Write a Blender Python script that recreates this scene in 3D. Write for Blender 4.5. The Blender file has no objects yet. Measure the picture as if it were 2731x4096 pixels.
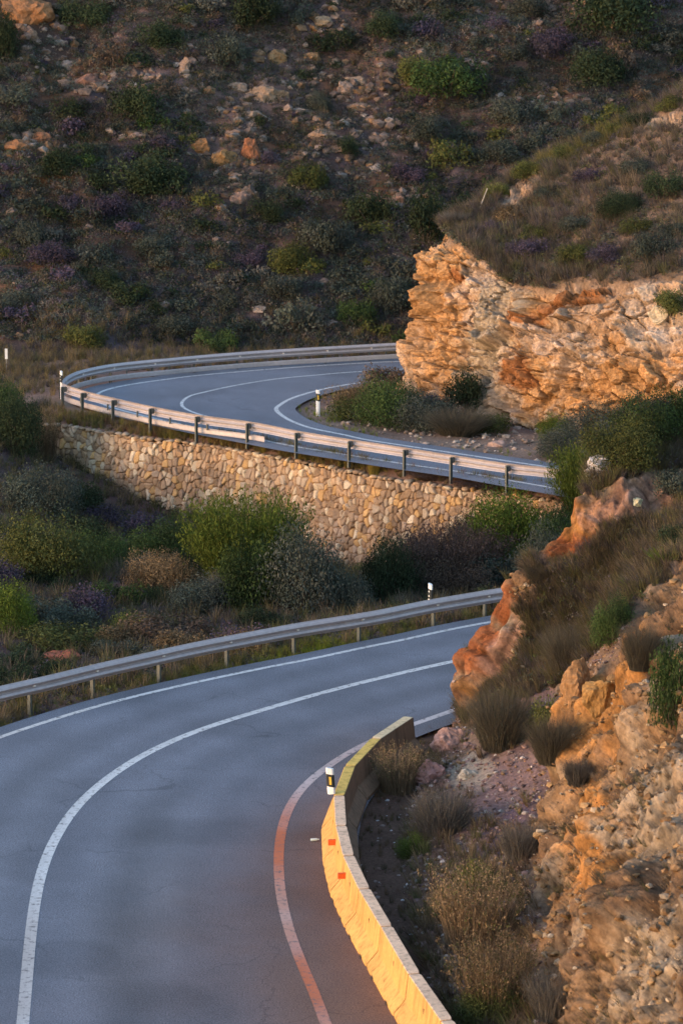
import bpy, math, random
import numpy as np
from mathutils import Vector
from mathutils.bvhtree import BVHTree

# ------------------------------------------------------------------ camera, sky, sun, exposure
S = bpy.context.scene
PITCH = math.radians(11.4); CAMH = 22.0; FPX = 13400.0
cam_d = bpy.data.cameras.new('camera'); cam = bpy.data.objects.new('camera', cam_d)
S.collection.objects.link(cam); S.camera = cam
cam.location = (0, 0, CAMH); cam.rotation_euler = (math.pi/2 - PITCH, 0, 0)
cam_d.sensor_fit = 'VERTICAL'; cam_d.sensor_height = 36; cam_d.sensor_width = 24
cam_d.lens = FPX/4096*36; cam_d.clip_start = 1; cam_d.clip_end = 2000
cam_d.dof.use_dof = True; cam_d.dof.focus_distance = 90; cam_d.dof.aperture_fstop = 2.2

SUN_EL, SUN_AZ = math.radians(11), math.radians(243)      # azimuth clockwise from +Y: low, from the left and behind
W = bpy.data.worlds.new('World'); S.world = W; W.use_nodes = True
wn = W.node_tree; bg = wn.nodes['Background']
sky = wn.nodes.new('ShaderNodeTexSky'); sky.sky_type = 'NISHITA'; sky.sun_disc = False
sky.sun_elevation = SUN_EL; sky.sun_rotation = SUN_AZ; sky.air_density = 1.4; sky.dust_density = 0.8; sky.ozone_density = 2.2
wn.links.new(sky.outputs[0], bg.inputs[0]); bg.inputs[1].default_value = 0.15
sd = bpy.data.lights.new('sun', 'SUN'); sun = bpy.data.objects.new('sun', sd); S.collection.objects.link(sun)
sd.energy = .88; sd.angle = math.radians(26); sd.color = (1.0, 0.56, 0.30)
sdir = Vector((math.sin(SUN_AZ)*math.cos(SUN_EL), math.cos(SUN_AZ)*math.cos(SUN_EL), math.sin(SUN_EL)))
sun.rotation_euler = sdir.to_track_quat('Z', 'Y').to_euler(); sun.location = (-40, 30, 60)
S.view_settings.view_transform = 'Standard'; S.view_settings.look = 'None'
S.view_settings.exposure = 1.74; S.view_settings.gamma = 1
S.cycles.max_bounces = 4; S.cycles.diffuse_bounces = 2; S.cycles.glossy_bounces = 2

# ------------------------------------------------------------------ helpers
COL = S.collection
CP, SP = math.cos(PITCH), math.sin(PITCH)
def ray(sx, sy):
    x = (sx-1365.5)/FPX; y = -(sy-2048)/FPX
    return np.array([x, CP+y*SP, -SP+y*CP])
def at(sx, sy, d=None, z=0.0):
    """world point on the sight line of a spot of the photograph, at ground height z or at distance d"""
    r = ray(sx, sy); t = (z-CAMH)/r[2] if d is None else d/r[1]
    return np.array([0, 0, CAMH]) + r*t
def line(pts, z=0.0): return np.array([at(x, y, z=z) for x, y in pts])
def proj(P):
    q = P - np.array([0, 0, CAMH]); f = q[:, 1]*CP - q[:, 2]*SP; u = q[:, 1]*SP + q[:, 2]*CP
    return 1365.5 + FPX*q[:, 0]/f, 2048 - FPX*u/f, f
def smooth(P, n):
    """centripetal-free Catmull-Rom through P, resampled to n points of equal arc length"""
    P = np.asarray(P, float); Q = np.vstack([2*P[0]-P[1], P, 2*P[-1]-P[-2]]); out = []
    for i in range(1, len(Q)-2):
        t = np.linspace(0, 1, 24, endpoint=False)[:, None]
        a, b, c, d = Q[i-1], Q[i], Q[i+1], Q[i+2]
        out.append(.5*((2*b)+(-a+c)*t+(2*a-5*b+4*c-d)*t*t+(-a+3*b-3*c+d)*t**3))
    out = np.vstack(out+[P[-1:]])
    s = np.r_[0, np.cumsum(np.linalg.norm(np.diff(out, axis=0), axis=1))]
    u = np.linspace(0, s[-1], n)
    return np.stack([np.interp(u, s, out[:, k]) for k in range(out.shape[1])], 1)
def relax(P, k=6):
    P = P.copy()
    for _ in range(k): P[1:-1] = .5*P[1:-1]+.25*(P[:-2]+P[2:])
    return P
def length(P): return np.linalg.norm(np.diff(P, axis=0), axis=1).sum()
def offset(P, d):
    """polyline moved sideways in plan by d (to its left)"""
    t = np.gradient(P[:, :2], axis=0); t /= np.linalg.norm(t, axis=1)[:, None]+1e-9
    Q = P.copy(); Q[:, 0] += -t[:, 1]*d; Q[:, 1] += t[:, 0]*d
    return Q
# noise in numpy
def _h(i, j, k, s):
    n = (i*374761393 + j*668265263 + k*2147483647 + s*974634777) & 0xffffffff
    n = ((n ^ (n >> 13))*1274126177) & 0xffffffff
    n = ((n ^ (n >> 16))*2246822519) & 0xffffffff
    return ((n ^ (n >> 15)) & 0xffffff)/16777215.0
def vnoise(P, s=0):
    I = np.floor(P).astype(np.int64); F = P-I; F = F*F*F*(F*(F*6-15)+10); r = 0
    for a in (0, 1):
        for b in (0, 1):
            for c in (0, 1):
                w = (F[:, 0] if a else 1-F[:, 0])*(F[:, 1] if b else 1-F[:, 1])*(F[:, 2] if c else 1-F[:, 2])
                r = r + w*_h(I[:, 0]+a, I[:, 1]+b, I[:, 2]+c, s)
    return r*2-1
def fbm(P, sc, o=4, s=0, g=.5):
    r = 0; a = 1; t = 0
    for k in range(o): r = r+a*vnoise(P*sc+k*17.3, s+k); t += a; a *= g; sc = sc*2.03
    return r/t
def ridged(P, sc, o=4, s=0):
    r = 0; a = 1; t = 0
    for k in range(o): r = r+a*(1-np.abs(vnoise(P*sc+k*9.1, s+k))*2); t += a; a *= .5; sc = sc*2.1
    return r/t
def worley(P, s=0, tilt=True):
    """nearest cell: F1, F2, random height of the cell, id, and the tilt of its facet"""
    I = np.floor(P).astype(np.int64); n = len(P)
    f1 = np.full(n, 9.); f2 = np.full(n, 9.); cid = np.zeros(n); fac = np.zeros(n)
    for a in (-1, 0, 1):
        for b in (-1, 0, 1):
            for c in (-1, 0, 1):
                J = I+np.array([a, b, c]); h = [_h(J[:, 0], J[:, 1], J[:, 2], s+q) for q in range(3)]
                C = J+np.stack(h, 1); D = P-C; d = np.sqrt((D*D).sum(1)); m = d < f1
                f2 = np.where(m, f1, np.minimum(f2, d)); cidn = _h(J[:, 0], J[:, 1], J[:, 2], s+7)
                if tilt:
                    tn = np.stack([_h(J[:, 0], J[:, 1], J[:, 2], s+q)-.5 for q in (4, 5, 6)], 1)
                    fac = np.where(m, (D*tn).sum(1)*1.6, fac)
                f1 = np.where(m, d, f1); cid = np.where(m, cidn, cid)
    return f1, f2, cid, fac
def blocks(P, sc, s, stretch=(1, 1, 1), soft=.3):
    Q = P*sc*np.array(stretch); Q = Q+.22*np.stack([vnoise(Q*1.7, s+50), vnoise(Q*1.7, s+51), vnoise(Q*1.7, s+52)], 1)
    f1, f2, c, fac = worley(Q, s); e = np.clip((f2-f1)/soft, 0, 1); e = e*e*(3-2*e)
    return ((c-.35)+fac)*e, f2-f1
# mesh building
def mesh(name, V, F, mats=None, col=None, smooth_shade=False, fmat=None):
    """V (n,3); F (m,3) or (m,4) int array, or a list of such arrays; col (n,3) = colour attribute"""
    me = bpy.data.meshes.new(name); V = np.asarray(V, np.float32)
    Fs = F if isinstance(F, list) and isinstance(F[0], np.ndarray) else [F]; Fs = [np.asarray(f, np.int32) for f in Fs if len(f)]
    loops = np.concatenate([f.ravel() for f in Fs]); tot = np.concatenate([np.full(len(f), f.shape[1], np.int32) for f in Fs])
    me.vertices.add(len(V)); me.vertices.foreach_set('co', V.ravel())
    me.loops.add(len(loops)); me.loops.foreach_set('vertex_index', loops)
    me.polygons.add(len(tot)); me.polygons.foreach_set('loop_start', np.r_[0, np.cumsum(tot)[:-1]].astype(np.int32)); me.polygons.foreach_set('loop_total', tot)
    if fmat is not None: me.polygons.foreach_set('material_index', np.asarray(fmat, np.int32))
    me.polygons.foreach_set('use_smooth', np.full(len(tot), smooth_shade))
    if col is not None:
        c = np.ones((len(V), 4), np.float32); c[:, :3] = np.clip(col, 0, 1)
        me.color_attributes.new('tone', 'FLOAT_COLOR', 'POINT').data.foreach_set('color', c.ravel())
    me.update(); me.validate()
    for m in (mats if isinstance(mats, (list, tuple)) else [mats]):
        if m: me.materials.append(m)
    return me
def obj(name, me, parent=None, label=None, cat=None, group=None, kind=None, loc=None):
    o = bpy.data.objects.new(name, me); COL.objects.link(o)
    if parent: o.parent = parent
    if loc is not None: o.location = loc
    if label: o['label'] = label
    if cat: o['category'] = cat
    if group: o['group'] = group
    if kind: o['kind'] = kind
    return o
def thing(name, label, cat, loc=(0, 0, 0), rz=0, group=None):
    o = obj(name, None, None, label, cat, group, None, loc); o.rotation_euler.z = rz; return o
def gridF(r, c, closed=False):
    i = np.arange(r-1)[:, None]*c; j = np.arange(c if closed else c-1)[None]; j2 = (j+1) % c
    return np.stack([i+j, i+j2, i+c+j2, i+c+j], -1).reshape(-1, 4)
class MB:
    """collects simple solids into one mesh"""
    def __init__(s): s.V = []; s.F3 = []; s.F4 = []; s.n = 0; s.C = []
    def add(s, V, F, col=(1, 1, 1)):
        V = np.asarray(V, float); F = np.asarray(F)+s.n; (s.F4 if F.shape[1] == 4 else s.F3).append(F)
        s.V.append(V); s.n += len(V); s.C.append(np.tile(np.asarray(col, float), (len(V), 1)) if np.ndim(col) == 1 else col)
    def box(s, c, x, y, z, col=(1, 1, 1)):
        """centre, and three half-extent vectors"""
        c, x, y, z = map(lambda q: np.asarray(q, float), (c, x, y, z))
        V = [c+a*x+b*y+d*z for d in (-1, 1) for a, b in ((-1, -1), (1, -1), (1, 1), (-1, 1))]
        s.add(V, [[3, 2, 1, 0], [4, 5, 6, 7], [0, 1, 5, 4], [1, 2, 6, 5], [2, 3, 7, 6], [3, 0, 4, 7]], col)
    def tube(s, P, R, k=6, col=(1, 1, 1)):
        P = np.asarray(P, float); R = np.broadcast_to(R, len(P)); t = np.gradient(P, axis=0); t /= np.linalg.norm(t, axis=1)[:, None]+1e-9
        up = np.where(np.abs(t[:, 2:3]) > .9, [[1., 0, 0]], [[0, 0, 1.]]); a = np.cross(t, up); a /= np.linalg.norm(a, axis=1)[:, None]; b = np.cross(t, a)
        th = np.linspace(0, 2*math.pi, k, endpoint=False)
        V = (P[:, None]+R[:, None, None]*(np.cos(th)[None, :, None]*a[:, None]+np.sin(th)[None, :, None]*b[:, None])).reshape(-1, 3)
        s.add(V, gridF(len(P), k, True), col)
        s.add([P[-1]]+list(V[-k:]), [[0, 1+j, 1+(j+1) % k] for j in range(k)], col)
    def sweep(s, P, prof, closed=True, col=(1, 1, 1)):
        """profile (side offset, height) swept along the plan polyline P"""
        t = np.gradient(P[:, :2], axis=0); t /= np.linalg.norm(t, axis=1)[:, None]; nx = np.stack([-t[:, 1], t[:, 0]], 1); prof = np.asarray(prof, float)
        V = np.zeros((len(P), len(prof), 3)); V[:, :, :2] = P[:, None, :2]+prof[None, :, :1]*nx[:, None]; V[:, :, 2] = P[:, None, 2]+prof[None, :, 1]
        s.add(V.reshape(-1, 3), gridF(len(P), len(prof), closed), col)
        if closed:
            for e in (0, -1):
                q = V[e]; c = q.mean(0); k = len(q); s.add([c]+list(q), [[0, 1+j, 1+(j+1) % k] for j in range(k)], col)
    def build(s, name, mat, smooth_shade=False):
        F = []
        if s.F3: F.append(np.vstack(s.F3))
        if s.F4: F.append(np.vstack(s.F4))
        return mesh(name, np.vstack(s.V), F, mat, np.vstack(s.C), smooth_shade)

# ------------------------------------------------------------------ materials
def mat(name, base=(.5, .5, .5), rough=.9, tone=True, n1=(1.0, .25), n2=(12., .25), bump=(8., .3, .02), metal=0.0, obj_rand=0.0, spec=.3, coord='Generated', trans=0, extra=None):
    m = bpy.data.materials.new(name); m.use_nodes = True; nt = m.node_tree; N = nt.nodes; L = nt.links
    b = N['Principled BSDF']; b.inputs['Roughness'].default_value = rough; b.inputs['Metallic'].default_value = metal
    b.inputs['Specular IOR Level'].default_value = spec
    geo = N.new('ShaderNodeNewGeometry'); pos = geo.outputs['Position']
    rgb = N.new('ShaderNodeRGB'); rgb.outputs[0].default_value = (*base, 1); cur = rgb.outputs[0]
    if tone:
        a = N.new('ShaderNodeAttribute'); a.attribute_name = 'tone'
        mx = N.new('ShaderNodeMix'); mx.data_type = 'RGBA'; mx.blend_type = 'MULTIPLY'; mx.inputs[0].default_value = 1
        L.new(cur, mx.inputs[6]); L.new(a.outputs['Color'], mx.inputs[7]); cur = mx.outputs[2]
    val = None
    for sc, amt in (n1, n2):
        if amt <= 0: continue
        t = N.new('ShaderNodeTexNoise'); t.inputs['Scale'].default_value = sc; t.inputs['Detail'].default_value = 5; t.inputs['Roughness'].default_value = .6
        L.new(pos, t.inputs['Vector'])
        r = N.new('ShaderNodeMapRange'); r.inputs[1].default_value = .3; r.inputs[2].default_value = .7; r.inputs[3].default_value = 1-amt; r.inputs[4].default_value = 1+amt
        L.new(t.outputs[0], r.inputs[0])
        if val is None: val = r.outputs[0]
        else:
            mm = N.new('ShaderNodeMath'); mm.operation = 'MULTIPLY'; L.new(val, mm.inputs[0]); L.new(r.outputs[0], mm.inputs[1]); val = mm.outputs[0]
    if obj_rand > 0:
        oi = N.new('ShaderNodeObjectInfo'); r = N.new('ShaderNodeMapRange'); r.inputs[3].default_value = 1-obj_rand; r.inputs[4].default_value = 1+obj_rand; L.new(oi.outputs['Random'], r.inputs[0])
        if val is None: val = r.outputs[0]
        else:
            mm = N.new('ShaderNodeMath'); mm.operation = 'MULTIPLY'; L.new(val, mm.inputs[0]); L.new(r.outputs[0], mm.inputs[1]); val = mm.outputs[0]
    if val is not None:
        vm = N.new('ShaderNodeVectorMath'); vm.operation = 'SCALE'; L.new(cur, vm.inputs[0]); L.new(val, vm.inputs['Scale']); cur = vm.outputs[0]
    if extra: cur = extra(N, L, pos, cur, b)
    L.new(cur, b.inputs['Base Color'])
    if bump:
        t = N.new('ShaderNodeTexNoise'); t.inputs['Scale'].default_value = bump[0]; t.inputs['Detail'].default_value = 6; t.inputs['Roughness'].default_value = .65; L.new(pos, t.inputs['Vector'])
        bp = N.new('ShaderNodeBump'); bp.inputs['Strength'].default_value = bump[1]; bp.inputs['Distance'].default_value = bump[2]
        L.new(t.outputs[0], bp.inputs['Height']); L.new(bp.outputs[0], b.inputs['Normal'])
    if trans > 0:
        tr = N.new('ShaderNodeBsdfTranslucent'); L.new(cur, tr.inputs[0]); ms = N.new('ShaderNodeMixShader'); ms.inputs[0].default_value = trans
        L.new(b.outputs[0], ms.inputs[1]); L.new(tr.outputs[0], ms.inputs[2]); L.new(ms.outputs[0], N['Material Output'].inputs[0])
    return m
M = {}
def asphalt_grain(N, L, pos, cur, b):
    v = N.new('ShaderNodeTexNoise'); v.inputs['Scale'].default_value = 30; v.inputs['Detail'].default_value = 2; L.new(pos, v.inputs['Vector'])
    r = N.new('ShaderNodeMapRange'); r.inputs[1].default_value = .35; r.inputs[2].default_value = .65; r.inputs[3].default_value = .6; r.inputs[4].default_value = 1.4; L.new(v.outputs[0], r.inputs[0])
    s = N.new('ShaderNodeVectorMath'); s.operation = 'SCALE'; L.new(cur, s.inputs[0]); L.new(r.outputs[0], s.inputs['Scale'])
    w = N.new('ShaderNodeTexNoise'); w.inputs['Scale'].default_value = 1.3; w.inputs['Detail'].default_value = 6; L.new(pos, w.inputs['Vector'])
    ad = N.new('ShaderNodeVectorMath'); ad.operation = 'MULTIPLY_ADD'; L.new(w.outputs['Color'], ad.inputs[0]); ad.inputs[1].default_value = (1.3, 1.3, 0); L.new(pos, ad.inputs[2])
    vo = N.new('ShaderNodeTexVoronoi'); vo.feature = 'DISTANCE_TO_EDGE'; vo.inputs['Scale'].default_value = .28; L.new(ad.outputs[0], vo.inputs['Vector'])
    cr = N.new('ShaderNodeMapRange'); cr.inputs[1].default_value = .002; cr.inputs[2].default_value = .010; cr.inputs[3].default_value = .74; cr.inputs[4].default_value = 1; L.new(vo.outputs[0], cr.inputs[0])
    mk = N.new('ShaderNodeTexNoise'); mk.inputs['Scale'].default_value = .35; L.new(pos, mk.inputs['Vector'])
    mr = N.new('ShaderNodeMapRange'); mr.inputs[1].default_value = .50; mr.inputs[2].default_value = .58; L.new(mk.outputs[0], mr.inputs[0])
    mm = N.new('ShaderNodeMix'); mm.data_type = 'FLOAT'; L.new(mr.outputs[0], mm.inputs[0]); mm.inputs[2].default_value = 1; L.new(cr.outputs[0], mm.inputs[3])
    s2 = N.new('ShaderNodeVectorMath'); s2.operation = 'SCALE'; L.new(s.outputs[0], s2.inputs[0]); L.new(mm.outputs[0], s2.inputs['Scale']); return s2.outputs[0]
M['asphalt'] = mat('asphalt', (1, 1, 1), .72, n1=(.35, .12), n2=(6, .07), bump=(60, .25, .01), spec=.35, extra=asphalt_grain)
def worn(N, L, pos, cur, b):
    t = N.new('ShaderNodeTexNoise'); t.inputs['Scale'].default_value = 7; t.inputs['Detail'].default_value = 8; t.inputs['Roughness'].default_value = .7; L.new(pos, t.inputs['Vector'])
    r = N.new('ShaderNodeMapRange'); r.inputs[1].default_value = .53; r.inputs[2].default_value = .64; L.new(t.outputs[0], r.inputs[0])
    mx = N.new('ShaderNodeMix'); mx.data_type = 'RGBA'; L.new(r.outputs[0], mx.inputs[0]); L.new(cur, mx.inputs[6]); mx.inputs[7].default_value = (.12, .11, .12, 1); return mx.outputs[2]
M['paint'] = mat('road_paint', (1, 1, 1), .6, n1=(.8, .08), n2=(20, .1), bump=None, extra=worn)
M['rock'] = mat('rock', (1, 1, 1), .95, n1=(1.6, .2), n2=(9, .34), bump=(12, .7, .05), spec=.1)
M['soil'] = mat('soil', (1, 1, 1), 1, n1=(.8, .22), n2=(14, .35), bump=(22, .6, .04), spec=.1)
M['stone'] = mat('wall_stone', (1, 1, 1), .95, n1=(2.0, .12), n2=(22, .2), bump=(30, .4, .02), spec=.15)
M['steel'] = mat('galvanised_steel', (1, 1, 1), .5, n1=(.7, .1), n2=(9, .12), bump=(30, .1, .003), metal=.1, spec=.5)
def streaks(N, L, pos, cur, b):
    mp = N.new('ShaderNodeMapping'); mp.inputs['Scale'].default_value = (9, 9, .8); L.new(pos, mp.inputs['Vector'])
    t = N.new('ShaderNodeTexNoise'); t.inputs['Scale'].default_value = 1; t.inputs['Detail'].default_value = 6; L.new(mp.outputs[0], t.inputs['Vector'])
    r = N.new('ShaderNodeMapRange'); r.inputs[1].default_value = .5; r.inputs[2].default_value = .75; r.inputs[3].default_value = 1.05; r.inputs[4].default_value = .55; L.new(t.outputs[0], r.inputs[0])
    s = N.new('ShaderNodeVectorMath'); s.operation = 'SCALE'; L.new(cur, s.inputs[0]); L.new(r.outputs[0], s.inputs['Scale']); return s.outputs[0]
M['concrete'] = mat('concrete', (1, 1, 1), .85, n1=(1.5, .12), n2=(18, .12), bump=(25, .3, .01), spec=.2, extra=streaks)
M['plastic'] = mat('plastic', (1, 1, 1), .5, n1=(3, .06), n2=(20, .05), bump=None, spec=.4)
M['leaf'] = mat('leaf', (1, 1, 1), .8, n1=(1.2, .2), n2=(9, .15), bump=None, obj_rand=.22, spec=.15, trans=.25)
M['twig'] = mat('twig', (1, 1, 1), .95, n1=(2, .15), n2=(15, .2), bump=None, obj_rand=.15, spec=.1)

# ------------------------------------------------------------------ road lines traced on the ground
LO = [(-420,3105),(-200,3025),(0,2949),(217,2877),(408,2820),(638,2762),(1000,2683),(1281,2629),(1456,2589),(1610,2561),(1772,2523),(1982,2484),(2240,2440),(2600,2385)]
LC = [(2530,2500),(2200,2562),(1912,2624),(1701,2669),(1491,2719),(1281,2772),(1000,2855),(829,2906),(701,2957),(600,3003),(530,3043),(456,3092),(380,3153),(300,3230),(236,3326),(185,3428),(150,3555),(128,3702),(116,3820),(105,3957),(92,4096),(80,4250),(70,4450)]
LI = [(2400,2650),(2100,2738),(1860,2825),(1800,2848),(1663,2892),(1449,2979),(1332,3050),(1214,3142),(1150,3239),(1122,3336),(1114,3410),(1114,3482),(1123,3585),(1138,3654),(1166,3752),(1218,3884),(1258,3970),(1298,4085),(1360,4240),(1440,4450)]
UO = [(2300,1420),(1900,1432),(1615,1445),(1489,1450),(1259,1464),(1030,1481),(800,1501),(663,1518),(561,1532),(459,1550),(400,1570),(380,1592),(420,1620),(560,1660),(800,1713),(1058,1762),(1173,1785),(1317,1808),(1449,1829),(1604,1854),(1883,1894),(2010,1917),(2102,1933),(2400,1985),(2800,2060)]
UC = [(2300,1450),(1900,1462),(1431,1487),(1259,1501),(1087,1518),(915,1547),(800,1573),(765,1581),(738,1598),(726,1616),(745,1637),(820,1664),(960,1695),(1150,1735),(1400,1778),(1700,1825),(2000,1868),(2400,1930),(2800,2000)]
UI = [(2300,1485),(1900,1500),(1500,1525),(1340,1547),(1259,1565),(1202,1581),(1156,1598),(1121,1619),(1104,1639),(1144,1673),(1202,1699),(1259,1716),(1374,1739),(1470,1760),(1700,1795),(2000,1840),(2400,1900),(2800,1965)]
N_ = 400
Lo, Lc, Li = [relax(smooth(line(p), N_), 220) for p in (LO, LC[::-1][::-1], LI)]
Lc = Lc; Li = Li
Lo_full = Lo
Uo, Uc, Ui = [relax(smooth(line(p), N_), 14) for p in (UO, UC, UI)]
def tone_blobs(P, blobs, base):
    """ground colour patches: (x, y, rx, ry, strength, colour) in metres"""
    c = np.tile(np.array(base, float), (len(P), 1))
    for x, y, rx, ry, s, col in blobs:
        w = s*np.exp(-(((P[:, 0]-x)/rx)**2+((P[:, 1]-y)/ry)**2)**1.5); w = np.clip(w*(1+.35*fbm(P, .9, 3, 5)), 0, 1)[:, None]
        c = c*(1-w)+np.array(col)*w
    return c
ASPH = (.138, .148, .190)
DIRT_GLOW = [(-1.0, 66, 2.6, 7.5, .6, (.15, .09, .08)), (.3, 61.5, 1.8, 4.5, .95, (.20, .095, .055)), (-.4, 69, 1.4, 7, .9, (.135, .075, .06)), (-2.6, 64, 2.5, 4, .35, (.13, .09, .085)), (-4, 60, 6, 3, .25, (.11, .085, .09)),  # orange patch by the near barrier is painted glow, the rest road dirt
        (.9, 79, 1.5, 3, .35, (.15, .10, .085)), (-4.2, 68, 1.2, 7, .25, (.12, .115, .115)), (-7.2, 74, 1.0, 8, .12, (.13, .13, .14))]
def wear(V, c):
    d = np.empty(len(V)); L3 = Lc[::3, :2]
    for i in range(0, len(V), 20000): d[i:i+20000] = np.sqrt(((V[i:i+20000, None, :2]-L3[None])**2).sum(2)).min(1)
    Q = V.copy(); Q[:, 2] = 0; f = 1+.16*np.exp(-((d-1.0)/.35)**2)+.16*np.exp(-((d-2.7)/.4)**2)-.10*np.exp(-((d-1.85)/.4)**2)+.06*fbm(Q, .35, 3, 601)+.12*fbm(Q*np.array([1, .6, 1]), 2.2, 4, 602)
    dark = np.clip((fbm(Q, .33, 2, 603)-.25)*4, 0, 1)*.18
    return c*(f*(1-dark))[:, None]
def poly_surface(loop, z, step, name, matl, base, blobs, kind='structure', jitter=0.0):
    """flat sheet inside a closed plan polygon"""
    import bmesh
    from mathutils.geometry import delaunay_2d_cdt
    loop = np.asarray(loop)[:, :2]
    x0, y0 = loop.min(0); x1, y1 = loop.max(0)
    gx, gy = np.meshgrid(np.arange(x0, x1, step), np.arange(y0, y1, step)); G = np.stack([gx.ravel(), gy.ravel()], 1)
    G = G[inside(G, loop)]
    d = np.sqrt(((G[:, None]-loop[None, ::3])**2).sum(2)).min(1); G = G[d > step*.6]
    vs = [Vector(p) for p in loop]+[Vector(p) for p in G]; n = len(loop)
    r = delaunay_2d_cdt(vs, [], [list(range(n))], 1, 1e-5)
    V = np.array([(v[0], v[1], 0) for v in r[0]]); F = np.array([f for f in r[2] if len(f) == 3])
    a = V[F[:, 1]]-V[F[:, 0]]; b = V[F[:, 2]]-V[F[:, 0]]; fl = (a[:, 0]*b[:, 1]-a[:, 1]*b[:, 0]) < 0; F[fl] = F[fl][:, ::-1]
    V[:, 2] = z(V) if callable(z) else z
    cc = tone_blobs(V, blobs, base); cc = wear(V, cc) if matl is M['asphalt'] else cc
    return obj(name, mesh(name, V, F, matl, cc, True), kind=kind)
def inside(G, loop):
    c = np.zeros(len(G), bool); n = len(loop)
    for i in range(n):
        (xa, ya), (xb, yb) = loop[i], loop[(i+1) % n]
        m = ((ya > G[:, 1]) != (yb > G[:, 1])); xx = (xb-xa)*(G[:, 1]-ya)/((yb-ya) if abs(yb-ya) > 1e-12 else 1e-12)+xa
        c ^= m & (G[:, 0] < xx)
    return c
def ribbon(name, P, w, z, base, blobs, taper=None):
    A, B = offset(P, w/2), offset(P, -w/2); V = np.empty((2*len(P), 3)); V[0::2] = A; V[1::2] = B; V[:, 2] = z
    i = np.arange(len(P)-1)*2; F = np.stack([i, i+1, i+3, i+2], 1)
    a = V[F[0, 1]]-V[F[0, 0]]; b = V[F[0, 3]]-V[F[0, 0]]
    if a[0]*b[1]-a[1]*b[0] < 0: F = F[:, ::-1]
    o = obj(name, mesh(name, V, F, M['paint'], tone_blobs(V, blobs, base)), kind='structure'); return o
# lower road: outer verge edge, inner edge reaching under the ditch side
# sides: with Lo running left->right, left (+) is away from the camera
lo_edge = offset(Lo, .62); lo_edge[:, 2] = 0
li_in = offset(Li, 1)
sgn = 1 if li_in[200, 0] > Li[200, 0] else -1
li_edge = offset(Li, sgn*.75); li_far = offset(Li, sgn*1.75); w_ = np.clip((80.5-Li[:, 1])/4, 0, 1)[:, None]; li_edge = li_edge*(1-w_)+li_far*w_
loop = np.vstack([lo_edge, li_edge[::1]])            # outer left->right, then inner right->near end
loop = np.vstack([loop[::4], [[-22, 52, 0]], [[-22, 78, 0]]])
poly_surface(loop, 0.0, .3, 'road', M['asphalt'], ASPH, DIRT_GLOW)
PAINT = (.60, .60, .63)
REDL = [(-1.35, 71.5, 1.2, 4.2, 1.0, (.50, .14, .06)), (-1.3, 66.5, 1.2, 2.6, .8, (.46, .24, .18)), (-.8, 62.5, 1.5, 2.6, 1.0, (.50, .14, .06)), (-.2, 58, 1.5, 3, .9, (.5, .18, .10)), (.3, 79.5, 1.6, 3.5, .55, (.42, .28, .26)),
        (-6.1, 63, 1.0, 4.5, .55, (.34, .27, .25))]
ribbon('edge_marking', Lo, .17, .004, PAINT, [(-8, 82, 3, 3, .4, (.6, .5, .45))])
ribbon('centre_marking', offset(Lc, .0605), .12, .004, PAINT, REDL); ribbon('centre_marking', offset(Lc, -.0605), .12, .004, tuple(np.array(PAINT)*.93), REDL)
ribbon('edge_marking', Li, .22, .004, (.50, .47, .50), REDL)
# upper road
ui_in = offset(Ui, 1); sg = 1 if ui_in[200, 0] > Ui[200, 0] else -1
uo_edge = offset(Uo, -sg*.95); ui_edge = offset(Ui, sg*.75)
uloop = np.vstack([uo_edge[::4], ui_edge[::-4]])
poly_surface(uloop, 0.0, .4, 'road', M['asphalt'], (.165, .172, .215), [])
for P, w in ((Uo, .16), (Uc, .13), (Ui, .17)): ribbon('edge_marking' if P is not Uc else 'centre_marking', P, w, .004, PAINT, [])
print('roads ok')

# ------------------------------------------------------------------ terrain
def tps(ctrl, reg=0.02):
    C = np.array(ctrl, float); n = len(C); X = C[:, :2]/40
    def U(r2): return np.where(r2 > 0, r2*np.log(r2+1e-12), 0)
    K = U(((X[:, None]-X[None])**2).sum(2))+reg*np.eye(n)*.02; Pm = np.hstack([np.ones((n, 1)), X]); A = np.zeros((n+3, n+3)); A[:n, :n] = K; A[:n, n:] = Pm; A[n:, :n] = Pm.T
    w = np.linalg.solve(A, np.r_[C[:, 2], 0, 0, 0])
    def f(P):
        Q = P[:, :2]/40; out = np.empty(len(Q))
        for i in range(0, len(Q), 20000):
            q = Q[i:i+20000]; out[i:i+20000] = U(((q[:, None]-X[None])**2).sum(2))@w[:n]+w[n]+q@w[n+1:]
        return out
    return f
WALLS = [(-3.2,137.0,-.4),(-6,0,0)]
wall_line = line([(100,1700),(245,1700),(400,1724),(600,1754),(800,1776),(1060,1822),(1280,1862),(1500,1905),(1700,1935),(1830,1954),(2100,1985),(2400,2030),(2700,2080)], z=-.4)
wall_line = relax(smooth(np.vstack([[-14.0, 131.0, -.4], wall_line]), 300), 12)
wall_line[:, 2] = 0
ctrl = []
for p in Lo[::14]: ctrl.append((p[0], p[1], -.25))
for p in offset(Lo, 2.0)[::20]: ctrl.append((p[0], p[1], -.3))
for p in offset(Lo, 5.0)[::30]: ctrl.append((p[0], p[1], -.95))
for p in Lc[::22]: ctrl.append((p[0], p[1], -.25))
for p in Li[::22]: ctrl.append((p[0], p[1], -.10))
wl = offset(wall_line, 1); ws = -1 if wl[150, 1] > wall_line[150, 1] else 1      # side facing the camera
for i, p in enumerate(offset(wall_line, ws*.2)[::12]):
    u = i*12/300; zz = np.interp(u, [0, .08, .18, .32, .6, .68, .78, 1], [-.9, -1.3, -1.9, -3.1, -3.8, -3.2, -1.5, -.6]); ctrl.append((p[0], p[1], zz))
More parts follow.
